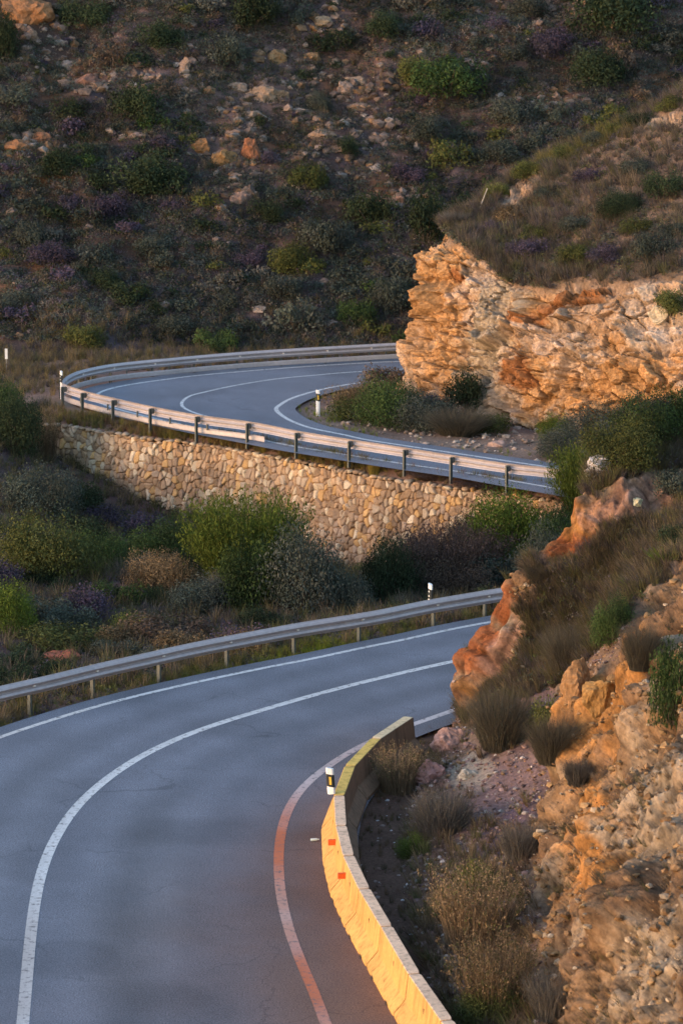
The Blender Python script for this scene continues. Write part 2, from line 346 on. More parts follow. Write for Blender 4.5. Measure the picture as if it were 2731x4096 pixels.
for p in offset(wall_line, -ws*2.5)[::14]: ctrl.append((p[0], p[1], -2.5 if p[0] > -9 else -.6))
ctrl += [(-13,128,-.6),(-14,118,-1.4),(-13,108,-1.6),(-14,98,-1.3),(-20,100,-1),(-25,120,-1),(-25,140,0),(-8,108,-2.0),(-4,108,-2.2),(2,108,-2.4),(8,106,-1.6),(14,104,-1.0),(-7,116,-2.9),(0,113,-3.2),(8,110.5,-.9),(11,108,-.7),(5,110,-2.1),
         (1.2,71,-.06),(.8,66,-.06),(1.6,61,-.06),(1.6,76,-.06),(2.5,80,-.06),(2.6,70,-.1),(3,64,-.1),(2.6,57,-.06),(4,80,-.3),(14,60,0),(18,80,0),(20,100,-2),(-20,60,-.3),(-20,75,-.3),(-16,84,-.5),(-14,90,-1.1),(-12,135,-.5),(-14,142,-.4),(-6,145,-.5),(4,148,-.5),(14,150,-.5),(-20,150,-.3)]
Gf = tps(ctrl)
def roaddist(P):
    R = np.vstack([Lo[::8], Lc[::10], Li[::8], Uo[::8], Uc[::10], Ui[::8]])[:, :2]; out = np.empty(len(P))
    for i in range(0, len(P), 20000): out[i:i+20000] = np.sqrt(((P[i:i+20000, None, :2]-R[None])**2).sum(2)).min(1)
    return out
def hill_z(P):
    x, y = P[:, 0], P[:, 1]; y0 = 147.0+.03*x-1.5*np.exp(-((x+12)/6)**2)
    t = np.maximum(y-y0, 0); base = -.4+.56*(np.sqrt(t*t+4)-2)
    k = np.clip(t/6, 0, 1); Q = np.stack([x, y, x*0], 1)
    return base+k*(1.5*fbm(Q, .09, 3, 31)+.55*ridged(Q, .3, 3, 33)-.2+.25*fbm(Q, 1.1, 3, 35)), k
def ground_z(P):
    z = Gf(P); d = roaddist(P); a = np.clip((d-1.5)/3, 0, 1); Q = P.copy(); Q[:, 2] = 0
    return z+a*(.28*fbm(Q, .3, 4, 11)+.10*fbm(Q, 1.3, 3, 13))
SOIL = np.array((.13, .088, .07)); PINK = np.array((.20, .125, .105)); PALE = np.array((.27, .19, .15)); OCHRE = np.array((.30, .14, .06)); RED = np.array((.20, .065, .035)); GREY = np.array((.17, .14, .13))
def lerp(a, b, w): w = np.asarray(w)[:, None]; return a*(1-w)+b*w
SURF = []
def terrain(name, x0, x1, y0, y1, step, zf, colf):
    gx, gy = np.meshgrid(np.arange(x0, x1+step/2, step), np.arange(y0, y1+step/2, step)); P = np.stack([gx.ravel(), gy.ravel(), gx.ravel()*0], 1)
    P[:, 2] = zf(P); o = obj(name, mesh(name, P, gridF(gx.shape[0], gx.shape[1]), M['soil'], colf(P), True), kind='structure'); SURF.append(o); return o
def gcol(P):
    c = lerp(np.tile(SOIL, (len(P), 1)), PINK, np.clip(.5+1.4*fbm(P, .35, 3, 51), 0, 1))
    c = lerp(c, np.array((.15, .10, .12)), np.clip(.2+1.5*fbm(P, .2, 3, 52), 0, .8)); c = c*.62
    return lerp(c, np.array((.105, .06, .045)), np.clip((83-P[:, 1])/2, 0, 1)*np.clip((P[:, 0]+2)*2, 0, 1))
terrain('ground', -24, 24, 50, 148, .22, ground_z, gcol)
def hcol(P):
    Q = P*np.array([1, .8, 1]); k = np.clip(.5+2.2*fbm(Q, .16, 4, 61), 0, 1)
    c = lerp(np.tile(np.array((.062, .042, .038)), (len(P), 1)), np.array((.135, .086, .078)), k); c = lerp(c, OCHRE*.42, np.clip(-.1+1.6*fbm(Q, .3, 3, 62), 0, .6)); c = lerp(c, np.array((.085, .065, .08)), np.clip(-.1+1.5*fbm(Q, .22, 3, 63), 0, .7)); return c
def hz(P): return hill_z(P)[0]
terrain('hillside', -32, 34, 145.5, 190, .25, hz, hcol)
terrain('hillside', -140, 150, 188, 330, 2.5, lambda P: hz(P)-.15, hcol)
terrain('hillside', -140, -31.6, 40, 189, 2.5, lambda P: np.where(P[:, 1] > 145, hz(P)-.15, -1.2+.3*fbm(P, .05, 2, 3)), hcol)
terrain('hillside', 33.6, 150, 40, 189, 2.5, lambda P: np.where(P[:, 1] > 145, hz(P)-.15, -.6+.3*fbm(P, .05, 2, 3)), hcol)
V = np.array([[-700, -300, -14], [700, -300, -14], [700, 900, -14], [-700, 900, -14.]]); obj('ground', mesh('ground', V, [[0, 1, 2, 3]], M['soil'], np.tile(SOIL, (4, 1))), kind='structure')  # unseen sheet added beneath the terrain to block light from below
# platform that carries the upper road, behind the retaining wall
top_in = offset(wall_line, -ws*.12)
pl = np.vstack([top_in[::4], [[26, 108, 0], [26, 149, 0], [-24, 149, 0], [-24, 131.5, 0]]])
def plat_z(V):
    d = roaddist(V); Q = V.copy(); Q[:, 2] = 0; n = .09*fbm(Q, 1.2, 3, 77)+.12*fbm(Q, .4, 2, 78)
    W2 = wall_line[::4, :2]; dw = np.empty(len(V))
    for i in range(0, len(V), 20000): dw[i:i+20000] = np.sqrt(((V[i:i+20000, None, :2]-W2[None])**2).sum(2)).min(1)
    z = -.09+np.clip((d-1.1)/2, 0, 1)*n; z = z-.36*np.clip(1-dw/1.15, 0, 1)**1.3*(V[:, 0] > -30)
    left = np.clip((-11.2-V[:, 0])/4, 0, 1); z -= left*.45
    far = np.clip((V[:, 1]-141)/6, 0, 1)*np.clip((V[:, 1]-(141.9+.3*np.abs(V[:, 0])*0))/3, 0, 1); z -= far*.3
    return z
o = poly_surface(pl, plat_z, .3, 'verge', M['soil'], PINK*.95, [(-12, 131, 4, 3, .8, PALE*.75), (1.0, 128, 5, 3, .8, PALE*.9), (6, 122, 6, 3, .9, PALE*.85)]); SURF.append(o)
print('terrain ok')

# ------------------------------------------------------------------ cliffs: control nets -> dense displaced sheets
def net(ctrl, R, C):
    G = np.array(ctrl, float)
    A = np.stack([smooth_u(G[:, j], R) for j in range(G.shape[1])], 1)
    return np.stack([smooth_u(A[i], C) for i in range(R)], 0)
def smooth_u(P, n):
    Q = np.vstack([2*P[0]-P[1], P, 2*P[-1]-P[-2]]); m = len(P)-1; u = np.linspace(0, m-1e-9, n); i = u.astype(int); t = (u-i)[:, None]
    a, b, c, d = Q[i], Q[i+1], Q[i+2], Q[i+3]
    return .5*((2*b)+(-a+c)*t+(2*a-5*b+4*c-d)*t*t+(-a+3*b-3*c+d)*t**3)
def normals(G):
    du = np.gradient(G, axis=0); dv = np.gradient(G, axis=1); n = np.cross(dv, du); n /= np.linalg.norm(n, axis=2)[:, :, None]+1e-9; return n
def blobmask(X, Y, blobs, edge=.35, n=None):
    w = np.zeros(len(X))
    for x, y, rx, ry, *r in blobs:
        a = math.radians(r[0]) if r else 0; dx, dy = X-x, Y-y; u = dx*math.cos(a)+dy*math.sin(a); v = -dx*math.sin(a)+dy*math.cos(a)
        q = np.sqrt((u/rx)**2+(v/ry)**2)+(0 if n is None else n); w = np.maximum(w, np.clip((1+edge-q)/(2*edge), 0, 1))
    return w
def cliff(name, ctrl, R, C, rockf, colf, amp=1.0, sf=1.0, lk=.8, run=.22, zs=1.0):
    G = net(ctrl, R, C); n = normals(G)
    k = np.ones(5)/5
    P = G.reshape(-1, 3); nn = n.reshape(-1, 3)
    if (nn*(np.array([0, 0, CAMH])-P)).sum(1).mean() < 0: nn = -nn; flip = True
    else: flip = False
    X, Y, _ = proj(P); rk = rockf(X, Y, P)
    strat = P*np.array([1, 1, 1.0]); 
    big, e1 = blocks(strat, .42, 3, (1, 1, 1.4*zs), .22*sf); mid, e2 = blocks(strat, 1.1, 13, (1, 1, 1.7*zs), .14*sf); sml, e3 = blocks(strat, 2.7, 23, (1, 1, 1.5*zs), .16*sf); tin, e4 = blocks(strat, 6.5, 29, (1, 1, 1.3), .2)
    hgt = (P[:, 2]-.22*P[:, 0]+.15*P[:, 1])*1.45+.9*fbm(P, .35, 3, 48); li = np.floor(hgt); lf = hgt-li
    lay = (_h(li.astype(np.int64), li.astype(np.int64)*0, li.astype(np.int64)*0, 77)-.5)*.5+.22*lf; lay *= np.clip(1.1*fbm(P, .4, 2, 49)+.6, 0, 1)*np.clip(lf/.10, 0, 1)
    nr = sf != 1; d = (.85 if nr else .75)*big+(.36 if nr else .30)*mid+(.08 if nr else .12)*sml+(0 if nr else .04)*tin+.40*fbm(P, .5, 3, 40)+(.05 if nr else .10)*fbm(P, 2.5, 4, 47)+lay*lk-.42*lk
    d -= .18*np.clip(1-e2/.07, 0, 1)*(fbm(P, .9, 2, 46) > -.05)
    d += run*ridged(P*np.array([1, 1, .5 if sf == 1 else .3]), .9 if sf == 1 else 1.3, 4 if sf == 1 else 2, 44)+(0 if sf == 1 else .03*fbm(P, 5, 3, 55)+.6*ridged(P*np.array([1, 1, .22]), .5, 2, 66)-.45)
    soft = .16*fbm(P, .6, 3, 41)+.07*fbm(P, 2.5, 3, 42)+.035*tin
    D = rk*d*amp+(1-rk)*soft
    if sf != 1:
        Dg = D.reshape(R, C)
        for _ in range(4):
            Dg = np.pad(Dg, 1, 'edge'); Dg = .25*Dg[:-2]+.5*Dg[1:-1]+.25*Dg[2:]; Dg = .25*Dg[:, :-2]+.5*Dg[:, 1:-1]+.25*Dg[:, 2:]
        D = Dg.ravel()+rk*(.07*sml+.03*tin+.07*fbm(P, 2.2, 5, 58))
    P2 = P+nn*D[:, None]
    F = gridF(R, C); F = F if not flip else F
    a = P2[F[:, 1]]-P2[F[:, 0]]; b = P2[F[:, 3]]-P2[F[:, 0]]; cr = np.cross(a, b); s = (cr*nn[F[:, 0]]).sum(1).sum()
    if s < 0: F = F[:, ::-1]
    col = colf(X, Y, P, rk, dict(big=big, mid=mid, sml=sml, tin=tin, e1=e1, e2=e2, d=d))
    o = obj(name, mesh(name, P2, F, M['rock'], col, False), kind='structure'); SURF.append(o)
    return o, P2, rk, nn
W_ = lambda pts: [at(x, y, d) for x, y, d in pts]
# middle cliff beside the hairpin
def back(p, dx, dy, dz): return [p[0]+dx, p[1]+dy, p[2]+dz]
def sink(p, dz=1.2): return [p[0], p[1], p[2]-dz]
cB = W_([(1568,1568,133.6),(1620,1460,133.9),(1668,1300,134.2),(1656,1130,134.3),(1690,1010,134.8),(1772,962,136.5),(1800,925,138.5)])
cC = W_([(1760,1650,130.0),(1775,1500,130.5),(1785,1330,131.0),(1785,1140,131.6),(1811,975,132.8),(1850,915,135.5),(1880,860,138.5)])
cD = W_([(2000,1730,126.5),(2015,1560,127.0),(2030,1400,127.8),(2040,1240,128.8),(1990,1080,130.0),(2010,950,133.5),(2090,705,141)])
cE = W_([(2250,1770,123.8),(2250,1600,124.4),(2250,1430,125.0),(2240,1290,126.0),(2210,1160,127.2),(2240,900,132.5),(2330,585,141)])
cF = W_([(2550,1820,121),(2550,1600,121.7),(2550,1440,122.4),(2540,1290,123.6),(2530,1145,124.8),(2550,850,130.5),(2600,462,140)])
cG = W_([(2950,1900,117.8),(2950,1650,118.7),(2950,1450,119.6),(2950,1280,121),(2950,1130,122.2),(2950,800,128.5),(2950,310,139)])
cH = [back(p, 7, -4.5, .2) for p in cG]
cA = [[p[0]+1.6+.35*i, p[1]+2.0+.1*i, p[2]] for i, p in enumerate(cB)]
cA0 = [[p[0]+5+.35*i, p[1]+3.0, p[2]] for i, p in enumerate(cB)]
cols = [cA0, cA, cB, cC, cD, cE, cF, cG, cH]
rows = [[sink(c[0]) for c in cols]]+[[c[i] for c in cols] for i in range(7)]+[[back(c[6], .5, 4, -1.2) for c in cols], [back(c[6], 1, 9, -6) for c in cols]]
def ROCKED(nz=.35): pass
def mid_rock(X, Y, P):
    n = .35*fbm(P, .5, 3, 90)+.15*fbm(P, 2, 2, 91)
    top = np.interp(X, [1560,1655,1740,1811,1846,1933,1990,2055,2177,2316,2525,2800], [900,930,925,950,980,1050,1110,1150,1165,1135,1140,1125])
    r = np.clip((Y-top)/40+.5+n*1.2, 0, 1)
    r = np.maximum(r, blobmask(X, Y, [(2060,775,70,30,-40),(2660,480,70,25,-10)], n=n*1.6)*.8)
    return r
def mixcol(base, items):
    c = base
    for w, col in items: c = lerp(c, np.array(col), np.clip(w, 0, 1))
    return c
def mid_col(X, Y, P, rk, q):
    n = fbm(P, .8, 4, 100); n2 = fbm(P, 2.5, 3, 101); nb = .8*n+.6*n2
    tan = np.array((.33, .205, .13)); orange = np.array((.38, .205, .095)); pale = np.array((.40, .285, .21)); grey = np.array((.30, .235, .175)); white = np.array((.50, .40, .35)); rust = np.array((.25, .105, .045))
    c = np.tile(tan, (len(P), 1))
    c = mixcol(c, [(.55+1.6*n, pale), (blobmask(X, Y, [(1760,1230,130,330),(1690,1100,60,200),(2130,1500,110,330),(2480,1600,330,200)], n=nb), orange),
                   (blobmask(X, Y, [(1960,1330,110,260,10)], n=nb)*.9, grey), (blobmask(X, Y, [(1900,1120,110,40,-30),(2200,1360,110,50),(2640,1330,90,45)], n=nb)*.5, white),
                   (blobmask(X, Y, [(2290,1200,150,40,-25),(2140,1290,60,25),(2070,1500,70,75,20),(1815,1100,30,25)], n=nb*.6, edge=.2), rust)])
    c *= (1+.35*q['sml']+.30*q['mid']+.25*q['tin'])[:, None]*(1-.45*np.clip(1-q['e2']/.08, 0, 1))[:, None]
    c *= .88
    soil = mixcol(np.tile(np.array((.15, .10, .07)), (len(P), 1)), [(.4+n, (.20, .13, .10))])
    return lerp(soil, c, rk)
cliff_mid, MP, MR, MN = cliff('cliff', rows, 330, 420, mid_rock, mid_col, 1.0)
# near cliff and talus on the inside of the lower bend
c1 = W_([(1860,2868,82.6),(1885,2745,82.4),(1945,2585,82.2),(2035,2380,82),(2150,2215,82),(2300,2030,82),(2380,1890,82.5),(2560,1790,83.5),(2850,1700,85)])
c2 = W_([(1698,3100,77.3),(1850,3000,78),(2050,2800,79),(2240,2620,79.5),(2390,2440,79.5),(2500,2280,79.7),(2600,2150,80.2),(2760,2010,81),(2950,1880,82)])
c15 = [[.5*(a[0]+b[0])+0.0, .5*(a[1]+b[1]), .5*(a[2]+b[2])] for a, b in zip(c1, c2)]
c3 = W_([(1640,3270,73.8),(1850,3200,74.2),(2090,3080,75),(2240,2960,75.5),(2300,2790,75.8),(2400,2600,76.2),(2540,2400,77),(2731,2230,78),(2950,2080,79)])
c4 = W_([(1670,3430,70.6),(1900,3410,70),(2070,3340,70.3),(2160,3240,70.5),(2280,3080,70.8),(2410,2880,71.5),(2580,2650,72.5),(2731,2450,73.5),(2950,2250,75)])
c5 = W_([(1680,3660,66.5),(1930,3640,66),(2080,3570,66.3),(2170,3440,66.3),(2290,3260,66.6),(2420,3060,67.2),(2580,2830,68.2),(2731,2620,69.2),(2950,2400,71)])
c6 = W_([(1750,3920,62.5),(1960,3910,62),(2110,3840,62.2),(2200,3690,62.3),(2320,3500,62.5),(2440,3280,63),(2590,3050,64),(2731,2830,65),(2950,2600,66.5)])
c7 = W_([(1850,4180,59),(2020,4150,58.8),(2150,4090,58.8),(2230,3940,59),(2345,3750,59.2),(2460,3530,59.7),(2600,3300,60.5),(2750,3080,61.5),(2950,2850,63)])
c8 = W_([(1960,4460,55.8),(2120,4430,55.5),(2240,4340,55.6),(2320,4190,55.8),(2420,3990,56),(2520,3770,56.5),(2660,3540,57.2),(2820,3320,58),(3000,3080,59.5)])
c9 = W_([(2200,5000),(2350,4950),(2450,4850),(2530,4680),(2600,4480),(2680,4250),(2800,4000),(2930,3750),(3100,3450)][:0]) if 0 else [[p[0]*1.0+.25, p[1]-4.0, p[2]-.1] for p in c8]
c10 = [[p[0]+.9, p[1]-8.0, p[2]-.1] for p in c8]
c0 = [[p[0]+.9, p[1]+1.6, max(p[2]*.75-.3, -.5)] for p in c1]; c00 = [[p[0]+2.2, p[1]+2.4, -1.0] for p in c1]
cols = [c00, c0, c1, c15, c2, c3, c4, c5, c6, c7, c8, c9, c10]
cols = [c+[back(c[-1], 4, .5, .8), back(c[-1], 12, 1, .5)] for c in cols]
rows = [[sink(c[0], .8) for c in cols]]+[[c[i] for c in cols] for i in range(len(cols[0]))]
def near_rock(X, Y, P):
    n = .3*fbm(P, .6, 3, 120)+.15*fbm(P, 2.4, 2, 121)
    left = np.interp(Y, [2300,2550,2680,2750,2950,3100,3300,3500,3700,4096], [2580,2500,2400,2220,2235,2200,2110,2110,2140,2190])
    r = np.clip((X-left)/45+.5+n*1.3, 0, 1)*np.clip((Y-np.interp(X, [2230,2330,2450,2560,2731], [2720,2640,2560,2380,2230]))/60+.5+n, 0, 1)
    tip = blobmask(X, Y, [(1960,2580,110,200,25),(1900,2780,40,110,10),(2080,2350,60,60),(2270,2100,180,130,-35),(2520,2010,270,90,-20),(2020,2600,70,160,30)], n=n)
    return np.clip(np.maximum(r, tip), 0, 1)
def near_col(X, Y, P, rk, q):
    n = fbm(P, .9, 4, 130); n2 = fbm(P, 3, 3, 131); nb = .8*n+.6*n2
    tan = np.array((.27, .165, .095)); orange = np.array((.36, .17, .06)); pale = np.array((.34, .26, .19)); brown = np.array((.17, .10, .06)); rust = np.array((.23, .08, .035)); pink = np.array((.38, .22, .17))
    c = np.tile(tan, (len(P), 1))
    c = mixcol(c, [(.45+1.6*n, brown), (-.12+1.6*fbm(P, 1.1, 3, 133), pale),
                   (blobmask(X, Y, [(2420,2850,120,190,20),(2330,2720,60,100),(2560,2650,60,150,20),(2400,3450,130,260),(2350,3250,80,150)], n=nb), orange),
                   (blobmask(X, Y, [(2600,3300,150,240),(2600,3850,140,200),(2450,3350,60,60)], n=nb)*.85, pale),
                   (blobmask(X, Y, [(1935,2620,60,180,20),(2010,2440,60,90,30),(2290,2120,140,90,-30),(2230,2190,70,50)], n=nb), rust), (blobmask(X, Y, [(2330,2080,90,50,-30),(1905,2790,20,60)], n=nb), orange*.9),
                   (blobmask(X, Y, [(2030,2620,50,150,25),(2500,2030,160,60,-20),(2640,1960,100,60,-10)], n=nb)*.9, pink)])
    c *= (1+.25*q['sml']+.4*q['mid']+.15*q['tin']+.5*fbm(P*np.array([1, 1, .5]), 3.5, 4, 140))[:, None]*(1-.5*np.clip(1-q['e2']/.10, 0, 1))[:, None]
    c *= .74
    soil = np.tile(np.array((.16, .10, .07)), (len(P), 1))
    soil = mixcol(soil, [(.3+1.2*n, (.22, .15, .11)), (blobmask(X, Y, [(1990,3160,330,170,-35),(2180,2830,110,130,-40),(1850,3330,150,100)], n=nb), (.20, .125, .12)),
                         (blobmask(X, Y, [(2080,3270,160,60,-45)], n=nb), (.13, .085, .105)), (blobmask(X, Y, [(1700,3300,130,500)], n=nb)*.8, (.13, .07, .055)),
                         (blobmask(X, Y, [(1880,3090,90,60,-30)], n=nb)*.8, (.36, .29, .23))])
    return lerp(soil, c, rk)
cliff_near, NP_, NR_, NN_ = cliff('cliff', rows, 420, 560, near_rock, near_col, .72, sf=1.5, lk=.2, run=.42, zs=.5)
print('cliffs ok')

# ray casting on all ground surfaces
def bvh(objs):
    V = []; F = []; n = 0
    for o in objs:
        me = o.data; v = np.empty(len(me.vertices)*3, np.float32); me.vertices.foreach_get('co', v); V.append(v.reshape(-1, 3))
        me.calc_loop_triangles(); f = np.empty(len(me.loop_triangles)*3, np.int32); me.loop_triangles.foreach_get('vertices', f); F.append(f.reshape(-1, 3)+n); n += len(me.vertices)
    return BVHTree.FromPolygons(np.vstack(V).tolist(), np.vstack(F).tolist(), all_triangles=True)
BV = bvh(SURF)
def hit(sx, sy):
    r = BV.ray_cast(Vector((0, 0, CAMH)), Vector(ray(sx, sy)).normalized()); return (r[0], r[1]) if r[0] else (None, None)
def drop(x, y, z=60.0):
    r = BV.ray_cast(Vector((x, y, z)), Vector((0, 0, -1))); return (r[0], r[1]) if r[0] else (None, None)
# ------------------------------------------------------------------ stone retaining wall
def build_wall():
    Wl = wall_line[30:285]; Wl = smooth(Wl[:, :3], 1150); n = len(Wl); s = np.r_[0, np.cumsum(np.linalg.norm(np.diff(Wl[:, :2], axis=0), axis=1))]
    t = np.gradient(Wl[:, :2], axis=0); t /= np.linalg.norm(t, axis=1)[:, None]; nrm = np.stack([-t[:, 1], t[:, 0]], 1)*ws
    H = 4.6; m = 185; zt = -.42-.05*vnoise(np.stack([s*.3, s*0, s*0], 1), 5); v = np.linspace(0, H, m)
    Sg, Vg = np.meshgrid(s, v); P2 = np.stack([Sg.ravel(), Vg.ravel(), Sg.ravel()*0+.5], 1)
    Q = P2*np.array([4.5, 3.5, 0])+np.array([0, 0, .5]); Q[:, :2] += .30*np.stack([vnoise(P2*2.2, 1), vnoise(P2*2.2, 2)], 1)
    f1 = np.full(len(Q), 9.); f2 = f1.copy(); cid = f1.copy(); c2 = f1.copy(); fac = f1*0; I = np.floor(Q).astype(np.int64)
    for a in (-1, 0, 1):
        for b in (-1, 0, 1):
            J0, J1 = I[:, 0]+a, I[:, 1]+b; z0 = J0*0; hx, hy = .12+.76*_h(J0, J1, z0, 3), .12+.76*_h(J0, J1, z0, 4)
            dx, dy = Q[:, 0]-J0-hx, Q[:, 1]-J1-hy; d = np.sqrt(dx*dx+dy*dy); mk = d < f1
            f2 = np.where(mk, f1, np.minimum(f2, d)); cid = np.where(mk, _h(J0, J1, z0, 9), cid); c2 = np.where(mk, _h(J0, J1, z0, 12), c2)
            fac = np.where(mk, dx*(_h(J0, J1, z0, 14)-.5)+dy*(_h(J0, J1, z0, 15)-.5), fac); f1 = np.where(mk, d, f1)
    e = np.clip((f2-f1)/.20, 0, 1); e = e*e*(3-2*e)
    disp = e*(.055+.07*(cid-.5)+.20*fac)-.06*(1-e)+.025*fbm(P2, 7, 4, 6)
    ii = np.tile(np.arange(n), m); base = Wl[ii]; z = zt[ii]-Vg.ravel(); batter = .10*Vg.ravel()
    topdip = np.where(Vg.ravel() < .12, -.05*(1-e), 0)
    P = np.stack([base[:, 0]+nrm[ii, 0]*(disp+batter), base[:, 1]+nrm[ii, 1]*(disp+batter), z+topdip+np.where(Vg.ravel() < .03, (cid-.5)*.12*e, 0)], 1)
    pal = np.array([(.34, .22, .14), (.40, .27, .18), (.28, .19, .13), (.38, .29, .22), (.44, .27, .13), (.32, .23, .175), (.50, .40, .30), (.25, .17, .12)])*1.0
    k = np.minimum((c2*8).astype(int), 7); col = pal[k]*(.82+.36*cid)[:, None]; mort = np.array((.13, .08, .055)); col = lerp(np.tile(mort, (len(P), 1)), col, np.clip((f2-f1)/.12, 0, 1))
    col = col*(1+.35*fbm(P2*np.array([1, .35, 1]), 1.1, 4, 71)+.12*fbm(P2, 6, 3, 72))[:, None]
    F = gridF(m, n); a = P[F[:, 1]]-P[F[:, 0]]; b = P[F[:, 3]]-P[F[:, 0]]; cr = np.cross(a, b); sn = (cr[:, 0]*nrm[ii[F[:, 0]], 0]+cr[:, 1]*nrm[ii[F[:, 0]], 1]).sum()
    if sn < 0: F = F[:, ::-1]
    t_ = thing('retaining_wall', 'long rubble stone retaining wall under the hairpin guardrail', 'wall', tuple(Wl[n//2][:2])+(-4.5,))
    o = np.array([*Wl[n//2][:2], -4.5]); obj('stone_face', mesh('stone_face', P-o, F, M['stone'], col, True), t_)
    # coping: the irregular top course
    tp = []; rng = np.random.default_rng(4); B = MB()
    i = 0
    while i < n-14:
        wd = int(rng.integers(6, 18)); c = Wl[min(i+wd//2, n-1)]; tt = t[min(i+wd//2, n-1)]; nn = nrm[min(i+wd//2, n-1)]; L_ = wd*(s[1]-s[0])*.5
        ico = ICO2*np.array([1, 1, 1]); q = ico*(1+.35*vnoise(ico*1.7+i, 3))[:, None]; hh = rng.uniform(.05, .09)
        v3 = q[:, :1]*np.array([tt[0], tt[1], 0])*L_*.95+q[:, 1:2]*np.array([nn[0], nn[1], 0])*.17+q[:, 2:3]*np.array([0, 0, hh])
        B.add(v3+np.array([c[0]-nn[0]*.05, c[1]-nn[1]*.05, -.44+rng.uniform(-.02, .05)])-o, ICO2F, pal[rng.integers(0, 8)]*rng.uniform(.85, 1.15)); i += wd
    obj('coping', B.build('coping', M['stone'], True), t_)
def icosphere(sub):
    import bmesh
    bm = bmesh.new(); bmesh.ops.create_icosphere(bm, subdivisions=sub, radius=1); bm.verts.ensure_lookup_table()
    V = np.array([v.co[:] for v in bm.verts]); F = np.array([[v.index for v in f.verts] for f in bm.faces]); bm.free(); return V, F
ICO1, ICO1F = icosphere(1); ICO2, ICO2F = icosphere(2); ICO4, ICO4F = icosphere(4)
build_wall()

# ------------------------------------------------------------------ guardrails
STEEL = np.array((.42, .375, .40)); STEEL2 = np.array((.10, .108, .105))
def wprof(dirn, h=.345):
    """W beam, road side towards +dirn"""
    z = np.array([0, .02, .045, .085, .125, .14, .155, .17, .185, .225, .265, .29, .31]); x = np.array([.0, .012, .065, .10, .06, .01, -.005, .01, .06, .10, .065, .012, .0])
    z = z*h/.31-h; a = np.stack([x*dirn, z], 1); b = a[::-1].copy(); b[:, 0] -= .006*dirn; return np.vstack([a, b])
def guardrail(nm, label, P, dirn, top, posts, lower=None, post_drop=.25, col=STEEL, group=None, bh=.345):
    o0 = P[len(P)//2].copy(); o0[2] = 0; t_ = thing(nm, label, 'guardrail', tuple(o0))
    b = MB(); Q = P.copy()-o0; Q[:, 2] = top; b.sweep(Q, wprof(dirn, bh), True, col); bm_ = obj('beam', b.build('beam', M['steel'], False), t_)
    for p in bm_.data.polygons: pass
    s = np.r_[0, np.cumsum(np.linalg.norm(np.diff(P[:, :2], axis=0), axis=1))]
    for sp in posts:
        c = np.array([np.interp(sp, s, P[:, k]) for k in range(3)])-o0; e = .05; c1_ = np.array([np.interp(sp+e, s, P[:, k]) for k in range(3)])-o0; tt = (c1_-c)[:2]; tt /= np.linalg.norm(tt); nn = np.array([-tt[1], tt[0]])*dirn
        T = np.array([*tt, 0]); Nn = np.array([*nn, 0]); Z = np.array([0, 0, 1.])
        b = MB(); pc = c-Nn*.20; hz_ = (top-.05+post_drop)/2; pc = np.array([pc[0], pc[1], top-.05-hz_])
        # C section: web and two flanges
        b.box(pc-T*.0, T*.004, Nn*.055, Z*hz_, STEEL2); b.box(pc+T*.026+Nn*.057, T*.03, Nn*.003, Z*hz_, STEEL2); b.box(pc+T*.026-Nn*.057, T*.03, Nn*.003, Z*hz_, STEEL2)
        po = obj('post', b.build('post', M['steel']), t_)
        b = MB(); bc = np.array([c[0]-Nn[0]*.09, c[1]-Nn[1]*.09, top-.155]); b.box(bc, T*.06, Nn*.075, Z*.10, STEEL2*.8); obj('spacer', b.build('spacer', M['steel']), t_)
        b = MB(); rc = np.array([c[0]+Nn[0]*.03, c[1]+Nn[1]*.03, top-.155]); b.box(rc, T*.03, Nn*.03, Z*.05, (.75, .66, .62)); obj('reflector', b.build('reflector', M['plastic']), t_)
    if lower is not None:
        a0, a1 = lower; m = (s >= a0) & (s <= a1); Q = (P-o0)[m]; Q[:, 2] = 0
        pr = [(.03*dirn, .06), (.045*dirn, .10), (.03*dirn, .16), (.045*dirn, .20), (.03*dirn, .255), (.02*dirn, .27), (.014*dirn, .27), (.024*dirn, .255), (.038*dirn, .20), (.024*dirn, .16), (.038*dirn, .10), (.024*dirn, .06)]
        b = MB(); b.sweep(Q, pr, True, STEEL*1.05); obj('lower_rail', b.build('lower_rail', M['steel'], True), t_)
        for u in np.arange(a0+.6, a1, 1.0):
            c = np.array([np.interp(u, s, P[:, k]) for k in range(3)])-o0; c1_ = np.array([np.interp(u+.05, s, P[:, k]) for k in range(3)])-o0; tt = (c1_-c)[:2]; tt /= np.linalg.norm(tt); nn = np.array([-tt[1], tt[0]])*dirn
            T = np.array([*tt, 0]); Nn = np.array([*nn, 0]); b = MB()
            if (u*10) % 20 < 10: b.box(np.array([c[0]-Nn[0]*.04, c[1]-Nn[1]*.04, .34]), T*.025, Nn*.02, np.array([0, 0, .12]), STEEL2*.8); obj('bracket', b.build('bracket', M['steel']), t_)
    return t_, s
